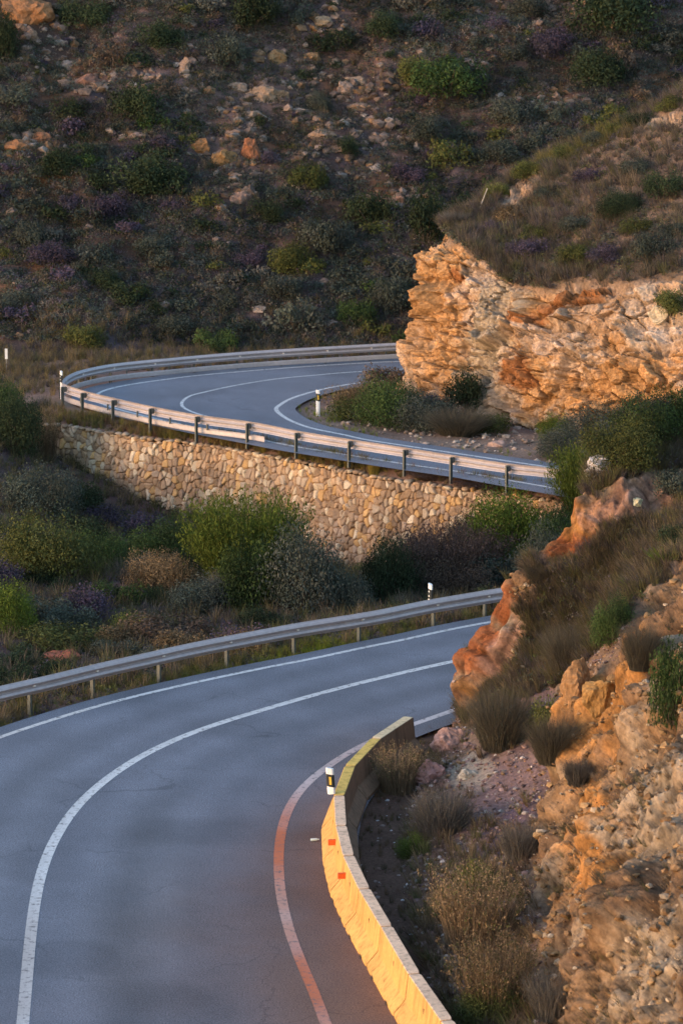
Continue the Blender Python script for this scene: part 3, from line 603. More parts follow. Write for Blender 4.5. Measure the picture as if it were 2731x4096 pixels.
# upper rail: from behind the cliff round the hairpin to the lower right
RU = np.vstack([line([(2500,1345),(2050,1356)], z=.75), line([(1661,1368),(1489,1376),(1259,1389),(1030,1403),(800,1421),(663,1434),(561,1443),(434,1458),(332,1479),(280,1498),(255,1517),(250,1530),(268,1541),(290,1548),(357,1568),(459,1592),(612,1626),(800,1660),(1012,1688),(1196,1724),(1403,1757),(1632,1792),(1816,1821),(2041,1855),(2214,1873),(2400,1905),(2700,1955)], z=.75)])
RU = relax(smooth(RU, 420), 6); RU[:, 2] = 0; su = np.r_[0, np.cumsum(np.linalg.norm(np.diff(RU[:, :2], axis=0), axis=1))]
mid = RU[210]; ndir = 1
tn = RU[215]-RU[205]; L_ = np.array([-tn[1], tn[0]]); ndir = 1 if (Uc[:, :2].mean(0)-mid[:2])@L_ > 0 else -1
posts_u = []
for sx in (267, 347, 464, 617, 793, 1001, 1202, 1411, 1627, 1812, 2041, 2275):
    X, Y, _ = proj(np.c_[RU[:, :2], np.full(len(RU), .75)]); i0 = np.argmin(np.where(Y > 1535, np.abs(X-sx), 1e9)); posts_u.append(su[i0])
far = posts_u[0]
extra = [far-2.0*k for k in range(1, 14) if far-2.0*k > 0]
a1_ = posts_u[5]+.8
guardrail('guardrail', 'steel guardrail curving round the far hairpin above the stone wall', RU, ndir, .75, sorted(extra+posts_u), lower=(4, a1_))
# lower rail
RL = line([(-500,2870),(-250,2808),(0,2746),(191,2703),(383,2657),(574,2615),(765,2573),(1000,2528),(1210,2490),(1491,2445),(1701,2403),(1912,2367),(2045,2346),(2250,2312),(2500,2275)], z=.74)
RL = relax(smooth(RL, 240), 4); RL[:, 2] = 0; sl = np.r_[0, np.cumsum(np.linalg.norm(np.diff(RL[:, :2], axis=0), axis=1))]
ps = []
X, Y, _ = proj(np.c_[RL[:, :2], np.full(len(RL), .0)])
for sx in (-130, 137, 388, 654, 922, 1189, 1449, 1747, 1951, 2200): ps.append(np.interp(sx, X, sl))
tn = RL[125]-RL[115]; L_ = np.array([-tn[1], tn[0]]); nd2 = 1 if (Lc[200, :2]-RL[120, :2])@L_ > 0 else -1
guardrail('guardrail', 'steel guardrail on posts along the outside of the nearer bend', RL, nd2, .75, ps, col=np.array((.40, .335, .35)), bh=.41)

# ------------------------------------------------------------------ concrete barrier blocks
joints = line([(1622,2862),(1488,2950),(1383,3060),(1338,3178),(1345,3300),(1374,3420),(1436,3553),(1524,3703),(1634,3893),(1763,4079),(1905,4290)], z=.85)[:, :2]
blab = ['concrete barrier block at the far end, next to the edge marking', 'yellow stained barrier block, second from the far end', 'barrier block just beyond the black and white marker post', 'barrier block beside the black and white marker post',
        'barrier block with the farther orange reflector', 'barrier block with the nearer orange reflector', 'barrier block curving away just below the nearer orange reflector', 'third concrete barrier block up from the bottom of the frame',
        'second concrete barrier block up from the bottom of the frame', 'nearest concrete barrier block, cut off by the bottom of the frame']
def jn(i):
    d = joints[i+1]-joints[i]; d = d/np.linalg.norm(d); n_ = np.array([-d[1], d[0]]); return n_ if n_@np.array([-1, .35]) > 0 else -n_
JN = [jn(i) for i in range(len(joints)-1)]; MV = []
for i in range(len(joints)):
    a, b = JN[max(i-1, 0)], JN[min(i, len(JN)-1)]; m_ = a+b; m_ /= np.linalg.norm(m_); MV.append(m_/(m_@b))
for i in range(len(joints)-1):
    A, B = joints[i], joints[i+1]; d = B-A; Lg = np.linalg.norm(d); t = d/Lg; nn = np.array([-t[1], t[0]])
    nn = JN[i]
    # nn points to the road; joints lie on the road-side top edge
    c = (A+B)/2-nn*.10; T = np.array([*t, 0]); Nn = np.array([*nn, 0]); half = Lg/2-.026
    prof = [(.40, .0), (.40, .07), (.39, .085), (.195, .31), (.18, .34), (.125, .835), (.112, .85), (-.112, .85), (-.125, .835), (-.18, .34), (-.195, .31), (-.39, .085), (-.40, .07), (-.40, .0)]
    t_ = thing('concrete_barrier', blab[i], 'barrier', (c[0], c[1], 0.0), group='concrete barrier blocks along the inside of the bend')
    face = np.array((.62, .335, .11)); topc = np.array((.80, .54, .38)); bk = np.array((.23, .14, .09))  # back side painted darker and browner, for the shade it lies in
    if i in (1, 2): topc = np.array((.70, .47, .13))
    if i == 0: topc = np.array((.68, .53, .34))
    ns = 24; xs = np.linspace(-half, half, ns); xs[0] = -half; xs[-1] = half
    V = []; C = []
    rg = np.random.default_rng(60+i)
    for x in xs:
        e = .016 if x in (xs[0], xs[-1]) else 0
        for k, (a, z) in enumerate(prof):
            chip = 0
            if k == 0 and rg.random() < .12: chip = -.03*rg.random()
            aa = a-math.copysign(e, a)+chip; u = .5+x/(2*(Lg/2)); q0 = A-MV[i]*.10+MV[i]*aa; q1 = B-MV[i+1]*.10+MV[i+1]*aa; q = q0*(1-u)+q1*u-c
            V.append(np.array([q[0], q[1], z-(e if z > .8 else 0)]))
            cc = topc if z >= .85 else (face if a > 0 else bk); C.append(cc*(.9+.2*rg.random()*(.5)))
    V = np.array(V); k = len(prof); F = gridF(ns, k, True); Fl = [F]
    if (np.cross(V[F[0, 1]]-V[F[0, 0]], V[F[0, 3]]-V[F[0, 0]])@(Nn)) < 0: Fl = [F[:, ::-1]]
    o_ = (ns-1)*k; caps = np.array([[j, j+1, k-2-j, k-1-j] for j in range(k//2-1)]+[[o_+k-1-j, o_+k-2-j, o_+j+1, o_+j] for j in range(k//2-1)]); Fl.append(caps)
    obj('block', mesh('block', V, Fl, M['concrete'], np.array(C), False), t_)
    # lifting slot and drain notches
    b = MB(); sl_ = T*.32*half/.9
    fz = .60; fa = .18-(fz-.34)/.50*.055
    b.box(T*.15+Nn*(fa+.001)+np.array([0, 0, fz]), T*.016, Nn*.004, np.array([0, 0, .055]), (.03, .02, .02))
    obj('slot', b.build('slot', M['plastic']), t_); b = MB()
    b.box(-T*half*.55+Nn*.402+np.array([0, 0, .03]), T*.08, Nn*.003, np.array([0, 0, .028]), (.04, .025, .02)); obj('drain_notch', b.build('drain_notch', M['plastic']), t_); b = MB(); b.box(T*half*.5+Nn*.402+np.array([0, 0, .03]), T*.08, Nn*.003, np.array([0, 0, .028]), (.04, .025, .02)); obj('drain_notch', b.build('drain_notch', M['plastic']), t_)
    if i in (4, 5):
        b = MB(); z = .60; a = .15+.045; px = {4: .5, 5: .38}[i]*half*1.2*(-1 if i == 4 else -1)
        q = T*px+Nn*a+np.array([0, 0, z]); 
        b.box(q, T*.035, Nn*.115, np.array([0, 0, .06]), (.60, .09, .015)); obj('reflector', b.build('reflector', M['plastic']), t_)
# ------------------------------------------------------------------ marker posts
WHITE = np.array((.82, .80, .82)); BLK = np.array((.02, .025, .03))
def marker(label, p, face_az, h=1.0, w=.13, amber=True, lean=0.0, zb=-.2):
    """delineator: flattened white post with a sloping top, slanted black band and a reflector; faces face_az (direction of its front)"""
    t_ = thing('marker_post', label, 'marker post', tuple(p)); t_.rotation_euler = (0, lean, face_az)
    hw = w/2; prof = [(-hw, .02), (-hw*.6, .045), (hw*.6, .045), (hw, .02), (hw, -.02), (0, -.05), (-hw, -.02)]      # front is +y local
    def seg(name, z0, z1, col, sl0=0., sl1=0., grow=1.0):
        V = [(x*grow, y*grow, z0+sl0*x/hw) for x, y in prof]+[(x*grow, y*grow, z1+sl1*x/hw) for x, y in prof]; k = len(prof); b = MB(); V = np.array(V)
        b.add(V, np.array([[i, (i+1) % k, k+(i+1) % k, k+i] for i in range(k)])[:, ::-1], col); b.add(V[k:], [[0, j+1, j] for j in range(1, k-1)], col); return obj(name, b.build(name, M['plastic']), t_)
    seg('post', zb, h-.02, WHITE, 0, .022)
    band = seg('black_band', h-.45, h-.16, BLK, .02, .02, 1.05)
    if amber is not None:
        b = MB(); c = (.70, .45, .06) if amber else (.7, .7, .7)
        if amber: b.box((0, .052, h-.305), (.026, 0, .004), (0, .004, 0), (0, 0, .09), c)
        else:
            for z in (h-.23, h-.36): b.box((0, .052, z), (.02, 0, .003), (0, .004, 0), (0, 0, .02), c)
        obj('reflector', b.build('reflector', M['plastic']), t_)
    return t_
p = at(1272, 1655, z=0); marker('white marker post with amber reflector on the grassy inside of the hairpin', (p[0], p[1], -.05), math.pi+.1, 1.0, .15)
marker('leaning marker post with amber reflector fixed on top of the concrete barrier blocks', (joints[3][0]-.07, joints[3][1]+.10, .84), math.pi-.1, .62, .17, lean=.07, zb=0)
Xr, Yr, _ = proj(np.c_[RL[:, :2], np.full(len(RL), .74)]); i0 = np.argmin(np.abs(Xr-1737)); q = RL[i0]; marker('white capped marker post standing behind the nearer guardrail', (q[0]-.1, q[1]+.18, .0), math.pi-.9, 1.16, .15, amber=False, zb=.62)
q = at(243, 1602, z=0); marker('white capped marker post at the tip of the far hairpin guardrail', (q[0]-.02, q[1]+.9, -.2), math.pi-1.0, 1.25, .13, amber=False)
h_, _ = hit(28, 1490)
t_ = thing('marker_stake', 'thin stake with white top in the scrub left of the hairpin', 'stake', (h_.x, h_.y, h_.z)); b = MB(); b.tube([(0, 0, -.2), (0, 0, .62)], .022, 6, (.25, .22, .2)); obj('stake', b.build('stake', M['plastic']), t_)
b = MB(); b.box((0, 0, .80), (.055, 0, 0), (0, .02, 0), (0, 0, .22), WHITE*.9); obj('white_plate', b.build('white_plate', M['plastic']), t_)
h_, _ = hit(1905, 856)
t_ = thing('thin_pole', 'thin grey leaning pole on top of the rock cliff', 'pole', (h_.x, h_.y, h_.z)); b = MB(); b.tube([(0, 0, -.3), (.2, 0, .45), (.42, 0, 1.02)], [.022, .02, .018], 6, (.36, .33, .32)); obj('pole', b.build('pole', M['steel']), t_)
b = MB(); b.tube([(.42, 0, 1.02), (.43, 0, 1.05)], [.03, .03], 8, (.3, .28, .27)); obj('cap', b.build('cap', M['steel']), t_)
p = at(1258, 3365, z=0.0); b = MB(); b.tube([(-.09, 0, .03), (.04, .02, .035), (.075, .025, .035), (.10, .03, .035)], [.033, .033, .015, .015], 8, (.62, .72, .72)); obj('plastic_bottle', b.build('plastic_bottle', M['plastic'], True), None, 'crumpled pale plastic bottle lying at the foot of the barrier', 'litter', loc=tuple(p))
print('furniture ok')
# ------------------------------------------------------------------ vegetation
RG = np.random.default_rng(11)
def leaf_quads(P, N, size, rng, elong=1.5):
    """one rhombus per point, facing roughly N"""
    n = len(P); N = N+rng.normal(0, .75, (n, 3)); N /= np.linalg.norm(N, axis=1)[:, None]
    r = rng.normal(0, 1, (n, 3)); a = np.cross(N, r); a /= np.linalg.norm(a, axis=1)[:, None]; b = np.cross(N, a)
    s = (size*rng.uniform(.6, 1.35, n))[:, None]; V = np.stack([P+a*s*elong, P+b*s*.55, P-a*s*elong, P-b*s*.55], 1).reshape(-1, 3)
    return V, np.arange(4*n).reshape(-1, 4)
def crown(seed, n, leaf, lobes=16, flat=.75, col=(.05, .07, .03), var=.35, col2=None, ragged=.3, upr=0.0):
    rng = np.random.default_rng(seed); Pm = []; Nm = []; Cm = []
    L = []
    for k in range(lobes):
        a = rng.uniform(0, 2*math.pi); r = .72*math.sqrt(rng.random()); z = flat*(.25+.75*rng.random())*(1-.55*r*r); L.append((r*math.cos(a), r*math.sin(a), z*.85, rng.uniform(.2, .42)))
    L = np.array(L); w = L[:, 3]**2; idx = rng.choice(lobes, n, p=w/w.sum())
    d = rng.normal(0, 1, (n, 3)); d[:, 2] = d[:, 2]*.8+.25; d /= np.linalg.norm(d, axis=1)[:, None]
    rr = L[idx, 3]*(1-.45*rng.random(n)**2)*(1+ragged*rng.normal(0, 1, n)*.5); P = L[idx, :3]+d*rr[:, None]; P[:, 2] = np.abs(P[:, 2])
    V, F = leaf_quads(P, d+np.array([0, 0, .3]), leaf, rng, 1.25)
    c = np.tile(np.array(col), (n, 1)); lobc = rng.uniform(1-var, 1+var, lobes)[idx]
    if col2 is not None: m = (rng.random(lobes) < .4)[idx]; c[m] = np.array(col2)
    c = c*(lobc*rng.uniform(1-var, 1+var, n))[:, None]
    B = MB()
    for k in range(0, lobes, 2): B.tube([(0, 0, -.12), (L[k, 0]*.45, L[k, 1]*.45, L[k, 2]*.5), tuple(L[k, :3])], [.03, .02, .008], 4, (.13, .10, .08))
    return V, F, np.repeat(c, 4, 0), B
def blades(rng, n, h, spread, w, base=.15, col=(.2, .16, .09), var=.3, droop=.25, seg=3):
    a = rng.uniform(0, 2*math.pi, n); r0 = base*np.sqrt(rng.random(n)); H = h*rng.uniform(.55, 1.1, n); out = spread*rng.random(n)**.7
    a2 = a+rng.normal(0, .8, n); bx, by = r0*np.cos(a), r0*np.sin(a); V = []; yaw = rng.uniform(0, math.pi, n)
    for k in range(seg):
        t = k/(seg-.0) if k < seg else 1
        t = [0, .55, 1][k]; rad = out*t**1.6; z = H*(t-droop*t*t*(out/(spread+1e-6))); x = bx+rad*np.cos(a2); y = by+rad*np.sin(a2); ww = w*(1, .8, .12)[k]
        V.append(np.stack([x-np.cos(yaw)*ww, y-np.sin(yaw)*ww, z], 1)); V.append(np.stack([x+np.cos(yaw)*ww, y+np.sin(yaw)*ww, z], 1))
    V = np.stack(V, 1).reshape(-1, 3); i = np.arange(n)*6; F = np.vstack([np.stack([i, i+1, i+3, i+2], 1), np.stack([i+2, i+3, i+5, i+4], 1)])
    c = np.repeat(np.array(col)[None]*rng.uniform(1-var, 1+var, n)[:, None], 6, 0); return V, F, c
def twigbush(seed, n=900, col=(.15, .11, .08), seeds=0, scol=(.3, .2, .12), leafn=0, lcol=(.08, .08, .04), w=.012, h=.95, spread=.8):
    rng = np.random.default_rng(seed); V, F, c = blades(rng, n, h, spread*.8, w, .5, col, .35, .15)
    if seeds or leafn:
        A = V.reshape(-1, 6, 3)
        for m, cc, sz in ((seeds*2, scol, .012), (leafn*2, lcol, .015)):
            if not m: continue
            k = rng.integers(0, n, m); t = rng.uniform(.45, 1, m); P = A[k, 2]*(1-t)[:, None]+A[k, 4]*t[:, None]+rng.normal(0, .02, (m, 3)); d = rng.normal(0, 1, (m, 3)); v, f = leaf_quads(P, d, sz, rng, 1.5)
            F = np.vstack([F, f+len(V)]); V = np.vstack([V, v]); c = np.vstack([c, np.repeat(np.array(cc)[None]*rng.uniform(.65, 1.35, m)[:, None], 4, 0)])
    return V, F, c, None
KC = dict(dark=((.030, .043, .022), None), slate=((.058, .068, .055), (.075, .08, .07)), olive=((.095, .10, .030), (.07, .08, .028)), bright=((.09, .12, .02), (.06, .085, .022)), green=((.050, .078, .024), (.036, .056, .024)),
          brown=((.13, .09, .065), (.09, .065, .055)), purple=((.085, .062, .095), (.06, .05, .07)), grey=((.12, .11, .095), (.09, .09, .075)), yellow=((.17, .14, .03), (.12, .11, .03)), tan=((.19, .13, .075), (.12, .085, .05)))
PROTO = {}
def proto(kind, lod, var):
    key = (kind, lod, var)
    if key not in PROTO:
        c1_, c2_ = KC[kind]; n, lf, lb = {0: (1000, .048, 14), 1: (4200, .032, 22), 2: (15000, .0175, 34)}[lod]; sd_ = hash((kind, lod, var)) % 1000 if 0 else (sum(map(ord, kind))*7+lod*31+var*101)
        V, F, c, B = crown(sd_, n, lf, lb, flat=(.62, .8, .7)[var % 3], col=c1_, col2=c2_)
        if lod == 0:
            Vb = np.vstack(B.V); Fb = [np.vstack(B.F4), np.vstack(B.F3)]; me = mesh('shrub', np.vstack([V, Vb]), [np.vstack([F, Fb[0]+len(V)]), Fb[1]+len(V)], M['leaf'], np.vstack([c, np.vstack(B.C)])); PROTO[key] = (me, None)
        else: PROTO[key] = (mesh('foliage', V, F, M['leaf'], c), B.build('branches', M['twig']))
    return PROTO[key]
TW = {}
def twproto(kind, var):
    key = (kind, var)
    if key not in TW:
        P = dict(seedy=dict(n=700, col=(.16, .11, .07), seeds=1500, scol=(.26, .18, .11), leafn=500, lcol=(.07, .075, .03), w=.006), grey=dict(n=1700, col=(.13, .115, .105), w=.007, spread=.85, seeds=0, leafn=700, lcol=(.11, .10, .09)),
                 redbrown=dict(n=1800, col=(.10, .065, .05), seeds=3500, scol=(.15, .095, .08), w=.006, spread=1.0, h=.85, leafn=1800, lcol=(.095, .065, .065)), grass=dict(n=900, col=(.17, .13, .075), w=.012, spread=.75, h=1.0), esparto=dict(n=1800, col=(.10, .09, .055), w=.009, spread=1.0, h=.9),
                 yellowgrass=dict(n=700, col=(.26, .20, .05), w=.014, spread=.6), broom=dict(n=2200, col=(.075, .095, .02), w=.006, spread=.95, h=.85, leafn=5200, lcol=(.085, .11, .02)), palm=dict(n=240, col=(.09, .13, .02), w=.03, spread=1.0, h=.6), darkgrass=dict(n=3400, col=(.095, .082, .062), w=.0045, spread=1.25, h=.8))[kind]
        V, F, c, _ = twigbush(sum(map(ord, kind))+var*13, **P); TW[key] = mesh('foliage', V, F, M['leaf'], c)
    return TW[key]
def put_shrub(loc, sx_, sz_, kind, lod, label, name='shrub', group=None, rz=None, cat='shrub', sy_=None, tw=False, lean=0, nrm=None):
    v = int(RG.integers(0, 3)); rz = RG.uniform(0, 6.28) if rz is None else rz
    loc = tuple(loc)
    sc = (sx_, sy_ or sx_, sz_)
    if tw:
        o = obj(name, twproto(kind, v % 2), None, label, cat, group, None, loc)
    else:
        me, st = proto(kind, lod, v)
        if st is None: o = obj(name, me, None, label, cat, group, None, loc)
        else:
            o = thing(name, label, cat, loc, 0, group); obj('foliage', me, o); obj('branches', st, o)
    o.scale = sc; o.rotation_euler = (0, lean, rz); return o
def px_size(loc): return FPX/((loc[1])*1.0)      # S px per metre
def shrub_px(x, y, wpx, hpx, kind, lod, label, name='shrub', tw=False, **kw):
    h, n = hit(x, y-.09*wpx)
    if h is None: return None
    k = px_size(h); dz = max(hpx-.16*wpx, .4*hpx)/k/(.78 if not tw else .86); return put_shrub((h.x, h.y+.0, h.z-.08), wpx/k/2*1.02, dz, kind, lod, label, name, tw=tw, **kw)
# ---- gully between the two roads: base point, width and height in photo pixels
big = [
 (985,2440,440,470,'broom',1,'large yellow green broom bush against the stone wall',True), (1000,2470,330,350,'green',2,'green leafy bush at the foot of the yellow green broom',False),
 (1210,2490,370,370,'slate',2,'large rounded grey green bush in front of the stone wall',False), (1560,2430,270,360,'dark',2,'tall dark green bush between the grey green bush and the reddish dry bush',False),
 (1790,2400,470,370,'redbrown',2,'large reddish brown dry bush behind the nearer guardrail',True), (1800,2420,380,250,'brown',2,'low brown bush under the large reddish dry bush',False),
 (660,2280,330,220,'green',2,'dark green bush left of the yellow green broom',False), (650,2390,300,190,'tan',2,'tan dry bush in the middle of the gully',False), (170,2370,440,300,'olive',2,'big olive bush at the left edge of the gully',False),
 (400,2280,230,160,'green',2,'rounded green bush between the olive bush and the stone wall',False), (180,2100,320,230,'slate',2,'grey green bush on the slope below the left end of the wall',False), (330,2060,200,130,'dark',1,'dark low bush just below the left end of the wall',False),
 (60,1830,230,260,'dark',2,'dark bush at the left edge level with the wall top',False), (20,1700,170,190,'green',2,'bright green bush at the left edge beside the lay-by',False), (190,1850,110,190,'seedy',1,'brown dry grass clump at the left end of the wall',True),
 (830,2480,330,200,'slate',2,'grey green bush at the left foot of the yellow broom',False), (890,2440,130,150,'grey',1,'pale grey twiggy bush beside the big rounded bush',True), (330,2490,240,140,'purple',1,'purple grey heather bush near the nearer guardrail',False),
 (540,2560,170,120,'yellow',1,'yellow flowering bush above the nearer guardrail',False), (40,2560,230,240,'bright',2,'bright green bush at the left edge above the nearer guardrail',False), (480,2440,220,130,'green',1,'green low bush in front of the tan dry bush',False),
 (680,2600,330,160,'brown',1,'brown scrub just behind the nearer guardrail',False), (150,2520,300,160,'slate',1,'grey green scrub between the heather and the left edge',False), (1040,2530,200,110,'dark',1,'dark scrub right behind the nearer guardrail rail',False),
 (1400,2480,200,200,'slate',2,'grey green bush right of the big rounded bush',False), (780,2330,210,160,'dark',2,'dark bush left behind the broom',False), (2000,2380,260,190,'slate',1,'grey green bush right of the reddish bush',False), (330,2190,220,150,'dark',1,'dark bush on the purple heather slope',False), (560,2180,230,120,'purple',1,'purple heather bush below the wall',False), (430,2120,170,100,'purple',1,'small purple heather higher on the slope below the wall',False),
 (260,2620,330,150,'olive',1,'olive scrub beside the red earth mound',False), (460,2640,200,100,'slate',1,'grey scrub right of the red earth mound',False), (80,2690,260,120,'dark',1,'dark low scrub below the red earth mound',False)]
for x, y, w, h, k, lod, lab, tw in big: q_ = 1 if 'red' in k or lab.startswith(('tall', 'low brown')) else 1.18; shrub_px(x, y, w*q_, h*(q_*.95 if q_ > 1 else .95), k, lod, lab, tw=tw)
def shrub_at(x, d, ytop, w, kind, lod, label, tw=False, **kw):
    X0 = (x-1365.5)/FPX*d/CP*1.0; z_, _n = drop(X0, d)
    zt = CAMH+ray(x, ytop)[2]*d/ray(x, ytop)[1]; k = FPX/d; g = z_.z if z_ else 0
    return put_shrub((X0, d, g-.1), w/k/2, max(zt-g+.1, .3)/(.78 if not tw else .9), kind, lod, label, tw=tw, **kw)
for a in [(2380,112.0,1760,400,'broom',1,'yellow green broom hiding the right end of the far guardrail',True), (2440,110.5,1790,300,'olive',2,'olive shrub right of the broom hiding the guardrail',False), (2050,110.2,1975,430,'bright',2,'olive green bush covering the right end of the stone wall',False), (2270,108.5,2020,390,'green',2,'dark green bush beside the red rock spur',False),
          (1890,112.0,2060,240,'slate',2,'small grey green bush against the lower right stones of the wall',False), (2180,104,2120,300,'slate',2,'grey green bush behind the tip of the red rock spur',False),
          (2450,83.3,1700,230,'slate',2,'grey green bush left on the crest of the spur',False), (2570,83.9,1600,300,'slate',2,'tall grey green bush on the crest of the spur',False), (2710,84.4,1520,330,'green',2,'tallest green bush on the crest of the spur at the right edge',False)]:
    shrub_at(*a[:7], tw=a[7])
for i in range(46):
    x = RG.uniform(-13, 9); y = RG.uniform(90, 116); p_ = np.array([[x, y, 0.]]); wy = np.interp(x, wall_line[:, 0], wall_line[:, 1]); ly = np.interp(x, Lo[:, 0], Lo[:, 1])
    if y > wy-1.5 or y < ly+2.6: continue
    k = ['dark', 'slate', 'olive', 'green', 'tan', 'purple'][RG.choice(6, p=[.2, .3, .15, .15, .1, .1])]; R_ = RG.uniform(.5, 1.15)
    put_shrub((x, y, float(ground_z(p_)[0])-.08), R_, R_*RG.uniform(.8, 1.1), k, 1, '%s bush filling the gully between the named bushes' % nm[k] if 0 else '%s bush merging with its neighbours in the gully' % dict(dark='dark green', slate='grey green', olive='olive green', green='deep green', tan='tan', purple='purple grey')[k], group='bushes filling the gully')
# ---- round the hairpin
for a in [(1560,1735,250,190,'green',2,'dark green bush on the inside of the hairpin',False), (1690,1745,220,160,'slate',2,'grey green bush at the foot of the cliff',False), (1440,1655,230,120,'tan',2,'brown green scrub beyond the white marker post',False), (1560,1570,200,110,'brown',1,'brown low scrub at the cliff toe beside the road',False),
          (1870,1640,170,130,'dark',1,'dark bush clinging to the cliff foot',False), (1830,1760,210,130,'darkgrass',1,'dark grassy clump in front of the cliff',True), (1430,1700,190,110,'olive',1,'olive scrub beside the marker post on the bend',False), (1960,1740,170,80,'olive',1,'low olive shrub on the gravel below the cliff',False),
          (2210,1770,130,100,'bright',2,'small bright green bush at the right foot of the cliff',False), (2240,1850,170,130,'slate',2,'blue grey bush on the gravel at the right',False), (2420,1790,290,160,'slate',2,'broad grey green bush below the right part of the cliff',False),
          (2600,1790,300,210,'green',2,'large green bush at the right edge below the cliff',False), (2480,1880,300,200,'olive',2,'olive bush above the pale rock on the spur',False), (1730,1700,200,100,'purple',1,'grey purple scrub at the cliff foot',False)]:
    shrub_px(a[0], a[1], a[2]*1.3, a[3]*1.3, *a[4:7], tw=a[7])
# ---- near slope
for a in [(2000,3010,290,330,'darkgrass',2,'dark grassy bush hanging over the scree near the road',True), (2010,3000,240,230,'slate',1,'grey green bush above the pink boulder',False), (2210,3060,240,260,'darkgrass',2,'dark tufted bush in the middle of the scree',True), (2190,2960,190,190,'olive',1,'olive bush above the dark tufted bush on the scree',False),
          (1590,3190,270,240,'seedy',2,'dry brown seedy bush just behind the barrier blocks',True), (1700,3120,170,130,'seedy',2,'smaller dry brown bush behind the far barrier blocks',True), (1770,3360,330,230,'grey',2,'silver grey twiggy bush in the ditch',True), (1650,3440,150,130,'bright',2,'small bright green bush in front of the silver grey bush',False),
          (1900,3830,480,420,'seedy',2,'wide dry seedy bush in the middle of the ditch',True), (2080,3460,220,200,'grey',2,'grey bush at the foot of the tall rock face',True), (1980,4100,470,420,'seedy',2,'tall dry seedy bush at the bottom of the ditch',True), (1960,4110,330,230,'olive',2,'olive green bush at the bottom behind the nearest barrier block',False),
          (2200,4080,260,230,'grey',2,'dark bare twiggy bush at the bottom of the rock face',True), (1800,3700,230,170,'seedy',2,'small dry bush at the left of the wide seedy bush',True), (2310,3140,160,130,'grey',2,'grey bush growing on the orange rock',True), (2270,2700,230,260,'darkgrass',2,'dark grass clump above the orange rock block',True),
          (2450,2580,200,230,'green',2,'bright green bush among the dry grass of the near slope',False), (2540,2360,150,100,'palm',2,'green fan palm tuft on the near slope',True), (2660,2260,170,130,'palm',2,'larger fan palm clump near the right edge',True), (2560,2680,180,250,'darkgrass',2,'dark dry grass clump in the cleft of the rock',True),
          (2690,2900,220,380,'green',1,'green bush on the rock at the right edge',False), (2690,2200,150,130,'dark',1,'dark bush at the right edge above the fan palm',False), (2700,2000,230,160,'slate',1,'grey green bush along the top of the spur',False),
          (2150,2330,130,110,'darkgrass',2,'dark dry grass tuft hanging from the spur over the guardrail end',True), (1900,3620,220,200,'olive',1,'olive bush low behind the curved barrier',False)]:
    shrub_px(*a[:7], tw=a[7])
# ---- mid slope above the cliff
for a in [(2470,880,230,140,'dark',2,'round dark green bush on the slope above the cliff',False), (1760,905,150,110,'olive',1,'yellow green bush on the edge of the cliff top',False), (1830,910,160,80,'grey',1,'grey scrub on the cliff top beside the thin pole',True), (2300,1060,170,100,'olive',1,'olive scrub above the red patch of the cliff',False), (2100,1040,200,110,'purple',1,'purple grey scrub on the cliff edge',False),
          (2600,1050,200,140,'slate',1,'grey green scrub near the right edge above the cliff',False), (2680,1260,190,120,'olive',1,'olive bush growing on the cliff at the right edge',False), (2050,900,190,100,'tan',1,'tan scrub left of the round dark bush',False), (2650,800,190,130,'dark',1,'dark bush right of the round dark green bush',False)]:
    shrub_px(*a[:7], tw=a[7])
for i, a in enumerate([(1900,850,130,80,'slate'),(1990,800,120,80,'olive'),(2110,720,150,90,'olive'),(2190,680,110,70,'slate'),(2270,640,150,80,'olive'),(2380,590,140,80,'slate'),(2460,545,120,70,'olive'),(2560,510,150,80,'dark'),(2680,450,150,90,'olive'),(2200,800,150,80,'slate'),(2350,740,170,90,'purple'),(2300,930,150,90,'slate'),(2140,960,160,80,'olive'),(2560,700,170,90,'slate'),(2420,1060,190,90,'purple'),(2540,940,160,90,'olive'),(1960,960,150,80,'purple'),(2680,960,150,90,'slate')]):
    shrub_px(*a, 1, '%s bush on the slope above the middle cliff' % dict(slate='grey green', olive='olive', dark='dark', purple='purple grey')[a[4]], group='bushes on the slope above the middle cliff')
print('named shrubs ok')
# ---- far hillside
hk = [(900,250,260,130,'slate'),(1010,90,300,150,'dark'),(560,470,300,160,'dark'),(600,760,380,180,'dark'),(1800,370,420,170,'green'),(1650,330,230,120,'olive'),(2440,110,480,200,'dark'),(2190,220,280,130,'purple'),(2370,330,330,150,'dark'),(1700,960,300,230,'dark'),
      (210,1050,250,90,'purple'),(1000,1050,170,70,'purple'),(330,1390,230,110,'olive'),(860,1400,250,110,'green'),(1180,1080,260,140,'olive'),(1420,1290,200,120,'green'),(30,230,160,200,'dark'),(1390,620,140,90,'dark'),(1280,440,150,90,'slate'),(1240,740,230,120,'olive'),
      (640,180,240,120,'dark'),(1480,900,260,170,'dark'),(230,690,260,110,'dark'),(1130,1180,250,110,'slate'),(1300,1000,300,150,'slate'),(1560,1240,230,160,'slate'),(620,1010,230,90,'slate'),(1700,560,210,110,'slate'),(2050,480,260,110,'slate'),(2000,640,230,100,'slate'),
      (140,980,240,120,'slate'),(420,1150,220,90,'dark'),(60,1230,210,100,'slate'),(700,1330,220,90,'slate'),(2100,60,230,100,'slate'),(1540,140,240,110,'dark'),(330,100,260,120,'dark'),(1620,720,200,90,'purple'),(1060,880,220,110,'dark'),(420,870,260,120,'purple')]
nm = dict(dark='dark green', slate='grey green', green='deep green', olive='olive green', purple='purple grey', brown='brown', grey='grey', tan='tan')
GH = 'shrubs scattered over the far hillside'
